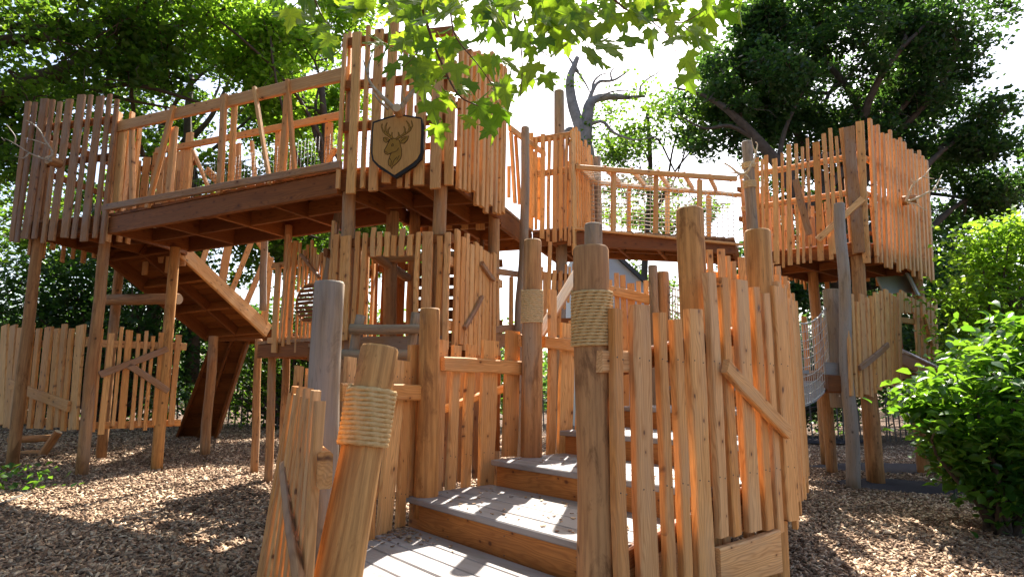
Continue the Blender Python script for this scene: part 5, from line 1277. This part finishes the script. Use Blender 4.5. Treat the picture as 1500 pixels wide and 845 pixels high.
def shrub_mass(label, X0, X1, Y, zc, rz, n, nlf, ls, m, seed, ry=1.2):
    tot = []
    k = n
    for i in range(k):
        x = X0+(X1-X0)*(i+.5)/k; tot.append((x, Y+random.uniform(-.5, .5), zc+random.uniform(-.3, .3), (X1-X0)/k*.75, ry, rz*random.uniform(.85, 1.15)))
    return bush(label, ((X0+X1)/2, Y, ground_z((X0+X1)/2, Y)), tot, int(n*26), nlf, ls, m, seed, 14, .05, 'diamond', (.65, .5), name='shrub')
shrub_mass('dark evergreen shrub behind the far left tower legs', -19, -11.5, 15.5, 2.6, 3.2, 5, 18000, .13, 'leaf_dark', 51)
shrub_mass('dark shrub behind the left lower picket panels', -12.5, -7.5, 15.8, 2.4, 2.8, 5, 17000, .13, 'leaf_dark', 52)
shrub_mass('green shrub behind the leaning slab and barrel panel', -8, -3.6, 17.0, 1.6, 1.7, 4, 12000, .12, 'leaf_oak', 53)
shrub_mass('grey-green low shrub behind the slim log legs', -4.4, 0.5, 19.0, 1.4, 1.1, 4, 9000, .12, 'leaf_oak', 54)
shrub_mass('low shrub in shade behind the net bridge', 5.0, 11, 19.5, 1.5, 1.5, 4, 9000, .14, 'leaf_dark', 55)
shrub_mass('dark shrub behind the slide at the right edge', 10.5, 18, 16.5, 2.0, 2.2, 5, 14000, .14, 'leaf_dark', 56)
def far_wood():
    C = []
    for k in range(420):
        x = rng.uniform(-48, 48); y = 34+rng.uniform(-3, 5); hmax = 4.5 if x < -8 else (2.2 if x < 9 else 5)
        z = rng.uniform(0, hmax); d = rng.normal(0, 1, (150, 3))*np.array([1.3, 1.0, .9]); C.append(np.array([x, y, z])+d)
    o = leaves('far_woodland', np.concatenate(C), .32, 'leaf_dark'); tag(o, 'far dark woodland edge closing the view between the nearer trees', 'woodland', 'stuff')
far_wood()
# paling fences
def paling(label, A, B, n, h, group):
    th = thing('paling_fence', label, 'fence', (A[0], A[1], ground_z(*A)), group); A = Vector((*A, 0)); B = Vector((*B, 0)); nn = nrm(A, B)
    for i in range(n):
        p = A.lerp(B, (i+random.uniform(.2, .8))/n); z = ground_z(p.x, p.y)
        slat(th, V3(p, z-.03), V3(p+Vector((random.uniform(-.05, .05), 0, 0)), z+h*random.uniform(.88, 1.08)), .035, .02, nn, 'stake', 'stake', 1, 0)
    for zz in (.3, .8*h):
        P = [V3(A.lerp(B, i/12), ground_z(*A.lerp(B, i/12)[:2])+zz)+nn*.02 for i in range(13)]; tubes(th, 'fence_wire', [(P, .006)], 'wire', 4)
paling('thin grey paling fence behind the left tower legs', (-17, 15.0), (-4.2, 16.8), 95, 1.05, None)
paling('short stretch of thin paling fence behind the slim centre legs', (-4.0, 17.2), (1.0, 18), 34, 1.05, None)
paling('dark paling fence in the background under the right tower', (6.8, 17.8), (14, 17.2), 52, 1.1, None)
# white building end
def building():
    th = thing('building', 'white rendered building with a dark sloping roof edge, far behind the stairs', 'building', (3.0, 20, 0))
    def pt(px, py): return gy(px, py, 20)
    a, b, c, d = pt(840, 372), pt(896, 372), pt(948, 420), pt(948, 500)
    bm = bmesh.new(); Vf = [bm.verts.new(p) for p in (Vector((a.x, 20, -.3)), Vector((d.x, 20, -.3)), c, b, a)]; Vb = [bm.verts.new(v.co+Vector((0, 5, 0))) for v in Vf]
    bm.faces.new(Vf); bm.faces.new(Vb[::-1])
    for i in range(5): bm.faces.new((Vf[i], Vb[i], Vb[(i+1) % 5], Vf[(i+1) % 5]))
    bmesh.ops.recalc_face_normals(bm, faces=bm.faces); me = bpy.data.meshes.new('wall'); bm.to_mesh(me); bm.free(); me.materials.append(M['render']); link('wall', me, Matrix.Identity(4), th)
    nv = Vector((c.z-b.z, 0, b.x-c.x)).normalized(); nv = nv if nv.z > 0 else -nv
    slat(th, (b+c)/2+nv*.06+Vector((0, -.15, 0)), (b+c)/2+nv*.06+Vector((0, 5.1, 0)), (c-b).length*1.04, .12, nv, 'roof', 'roof', 1, 0)
building()
# seedling and fallen twigs at the left edge
def litter():
    n = 420; V = []; T = []
    for i in range(n):
        if i < 300: u = random.gauss(.12, .22); v = -abs(random.gauss(0, .22))-.05; p = SL+EE*u+AA*v; z = Z0
        else:
            k = random.choice((0, 0, 1)); p = SL+AA*(GO*k+random.uniform(.05, .65))+EE*random.uniform(.1, 1.7); z = Z0+RS*(k+1)
        if i < 300 and (p.x < -.98+.3*abs(p.y-3.4)): continue
        a = random.random()*6.28; l = random.uniform(.006, .015); w_ = l*random.uniform(.3, .7); ux = Vector((math.cos(a), math.sin(a), random.uniform(-.2, .2))); uy = Vector((-math.sin(a), math.cos(a), random.uniform(-.2, .2)))
        c = Vector((p.x, p.y, z+.004)); b = len(V)
        for sz in (0, .004):
            for x, y in ((-1, -.8), (1, -1), (.8, 1), (-1, .6)): V.append(c+ux*l*x+uy*w_*y+Vector((0, 0, sz)))
        T += [(b+4, b+5, b+6, b+7), (b, b+1, b+5, b+4), (b+1, b+2, b+6, b+5), (b+2, b+3, b+7, b+6), (b+3, b, b+4, b+7)]
    o = link('bark_litter', mesh_np('bark_litter', V, T, M['chip']), Matrix.Identity(4)); tag(o, 'stray bark chips lying on the entry deck and lower steps', 'wood chips', 'stuff')
litter()
def seedling():
    th = thing('seedling', 'small green seedling with fallen twigs at the left edge of the mulch', 'plant', tuple(gz(20, 720, .15)))
    C = [gz(20, 720, .15)+Vector((random.gauss(0, .22), random.gauss(0, .15), random.uniform(.02, .25))) for _ in range(90)]
    tubes(th, 'twig', [([gz(0, 716, .15), gz(40, 718, .17)], .008), ([gz(0, 738, .17), gz(45, 720, .15)], .012), ([gz(48, 714, .17), gz(66, 706, .2), gz(88, 706, .17)], .008)], 'stake', 5)
    leaves('foliage', np.array([tuple(c) for c in C]), .07, 'leaf_bush', th)
seedling()

# ================================================================== overhanging maple branch near the camera
def maple_leaf_mesh(i):
    R = random.Random(100+i)
    half = [(0, -.01), (.10, -.10), (.27, -.17), (.26, -.05), (.40, -.03), (.56, .06), (.43, .10), (.47, .24), (.54, .40), (.38, .33), (.22, .27), (.19, .40), (.27, .58), (.14, .58), (.10, .72), (.0, .94)]
    half = [(x*(1+R.uniform(-.08, .08)), y+R.uniform(-.02, .02)) for x, y in half]; half[0] = (0, -.02); half[-1] = (0, half[-1][1])
    cx, cy = 0, .18; V = [(0, .18, 0)]; curl = R.uniform(.15, .5); tw = R.uniform(-.3, .3)
    pts = [(x, y) for x, y in half]+[(-x, y) for x, y in half[-2:0:-1]]
    for x, y in pts: V.append((x, y, -curl*(x*x*1.1+max(0, y-.2)**2*.8)+abs(x)*.25+tw*x*y))
    n = len(pts); Fc = [(0, 1+k, 1+(k+1) % n) for k in range(n)]
    V.append((.008, -.02, 0)); V.append((-.008, -.02, 0)); V.append((.006, -.45, -.12)); V.append((-.006, -.45, -.12)); Fc.append((n+1, n+2, n+4, n+3))
    return mesh_np('maple_leaf_blade', V, Fc, M['maple'])
def maple():
    th = thing('maple_tree', 'maple with large lobed backlit leaves hanging into the top of the view', 'tree', (4.6, -3.5, -.1))
    tubes(th, 'trunk', [(branch_pts((4.6, -3.5, -.2), (4.2, -3.0, 6.5), 0, 8, .03), [.34, .30, .28, .27, .26, .25, .23, .21, .19])], 'bark', 12, jit=.05)
    tubes(th, 'bough', [(branch_pts((4.3, -3.1, 5.6), (.2, 4.0, 5.6), .12, 10, .05), [.15-.011*i for i in range(11)]), (branch_pts((2.6, .5, 6.3), (1.6, 7.2, 6.8), .08, 8, .05), [.09-.009*i for i in range(9)]), (branch_pts((1.5, 1.8, 6.4), (-1.6, 4.2, 5.5), .06, 8, .05), [.06-.006*i for i in range(9)])], 'bark', 8, jit=.05)
    R = random.Random(77); MB = [maple_leaf_mesh(i) for i in range(6)]
    tw = [limb_px([(560, -260, .3), (600, -120, .1), (617, 0, 0), (632, 55, 0), (650, 100, 0), (672, 140, -.05), (700, 155, -.1)], 3.1, .013, .003),
          limb_px([(700, -260, .2), (745, -100, .1), (752, 10, 0), (760, 50, 0), (765, 95, 0), (762, 150, 0)], 3.3, .010, .002),
          limb_px([(880, -260, .3), (850, -100, .2), (900, 0, 0), (960, 28, 0), (1000, 33, 0), (1040, 10, 0)], 3.2, .010, .002),
          limb_px([(950, 28, 0), (985, 60, 0), (992, 100, 0)], 3.2, .004, .002), limb_px([(660, 20, 0), (668, 55, 0), (700, 95, 0), (725, 130, 0)], 3.0, .005, .002),
          limb_px([(632, 55, 0), (610, 80, 0), (590, 100, 0)], 3.1, .003, .0015), limb_px([(420, -200, 0), (450, -40, 0), (470, 20, 0), (490, 45, 0)], 3.5, .008, .002),
          limb_px([(760, 50, 0), (800, 80, 0), (830, 90, 0)], 3.3, .004, .002), limb_px([(1040, -160, 0), (1050, -40, 0), (1085, 5, 0)], 3.4, .006, .002)]
    for t in tw: tubes(th, 'twig', [t], 'twig', 6)
    lim = [(395, 15), (440, 45), (480, 90), (500, 20), (540, 70), (580, 105), (620, 165), (650, 190), (690, 205), (735, 195), (770, 150), (800, 115), (850, 70), (880, 110), (910, 65), (950, 60), (985, 70), (1010, 118), (1040, 40), (1070, 20), (1100, 8), (1130, -30)]
    def limit(x):
        for (a, b), (c, d) in zip(lim, lim[1:]):
            if a <= x <= c: return b+(d-b)*(x-a)/(c-a)
        return -60
    spots = []
    fixed = [(632, 150, 40), (640, 185, 32), (622, 120, 34), (560, 60, 36), (575, 95, 30), (465, 40, 34), (482, 62, 34), (690, 120, 34), (668, 95, 36), (660, 60, 30), (700, 150, 34), (735, 160, 36), (720, 185, 26), (745, 90, 38), (780, 95, 36), (800, 110, 30), (690, 175, 22), (660, 135, 24), (1005, 110, 34), (985, 55, 34), (1020, 40, 34), (1035, 25, 34), (925, 55, 36), (880, 90, 26), (865, 75, 34), (1085, 10, 32), (980, 25, 26), (905, 75, 30), (650, 15, 40), (600, 20, 40), (520, 10, 38), (580, 5, 38), (700, 40, 40), (730, 20, 38), (770, 40, 40), (800, 30, 40), (840, 30, 40), (870, 40, 40), (820, 70, 34), (900, 20, 40), (940, 20, 36), (425, 15, 34), (400, -5, 34)]
    for f in fixed: spots.append((*f, R.uniform(2.8, 3.5)))
    while len(spots) < 295:
        x = R.uniform(380, 1130) if R.random() < .8 else R.uniform(560, 950); y = R.uniform(-70, 200)
        l = limit(x)
        if y < l-12 and (y < 25 or R.random() < .78-.003*y): spots.append((x, y, R.uniform(25, 40), R.uniform(2.7, 4.3)))
    for i, (x, y, s_, Y) in enumerate(spots):
        p = gy(x, y, Y); o = bpy.data.objects.new('leaf', MB[i % 6]); COL.objects.link(o); o.parent = th
        sc = s_/F*Y*1.25
        m = Matrix.Rotation(R.uniform(-.9, .9), 4, 'Z') @ Matrix.Rotation(math.pi/2+R.uniform(-.9, .5)+math.pi, 4, 'X') @ Matrix.Rotation(R.uniform(-.8, .8), 4, 'Y') @ Matrix.Rotation(R.uniform(-.7, .7), 4, 'Z') @ Matrix.Scale(sc, 4)
        o.matrix_basis = Matrix.Translation(p-th.location) @ m
    # the leaves past the three hundred that show largest, plus unseen crown leaves added for shade, one mass with the same lobed blades
    PV = [np.array([v.co[:] for v in m.vertices]) for m in MB]; PF = [[tuple(p.vertices) for p in m.polygons] for m in MB]; V = []; T = []
    spots = []
    for _ in range(130): x = R.uniform(400, 1080); spots.append(gy(x, R.uniform(-60, max(-30, limit(x)-30)), R.uniform(3.6, 5.2)))
    for _ in range(330): spots.append(gy(R.uniform(250, 1250), R.uniform(-700, -70), R.uniform(2.8, 5.2)))
    for _ in range(1500):  # unseen crown above the view, added to dapple the deck and steps
        d = Vector((R.gauss(0, 1), R.gauss(0, 1), R.gauss(0, 1))).normalized()*R.random()**.4
        spots.append(Vector((1.1+d.x*2.6, 6.9+d.y*1.9, 7.1+d.z*1.0)))
    b = 0
    for i, p in enumerate(spots):
        m = Matrix.Translation(p) @ Matrix.Rotation(R.uniform(0, 6.28), 4, 'Z') @ Matrix.Rotation(R.uniform(-1.2, .9)+math.pi, 4, 'X') @ Matrix.Rotation(R.uniform(-.8, .8), 4, 'Y') @ Matrix.Scale(R.uniform(.10, .17), 4)
        A_ = np.array(m); v = PV[i % 6] @ A_[:3, :3].T+A_[:3, 3]; V.append(v); T += [tuple(k+b for k in f) for f in PF[i % 6]]; b += len(v)
    V = np.concatenate(V); o = link('foliage', mesh_np('foliage', V, T, M['maple_mass']), Matrix.Identity(4), th); o['kind'] = 'stuff'
maple()
#PART5
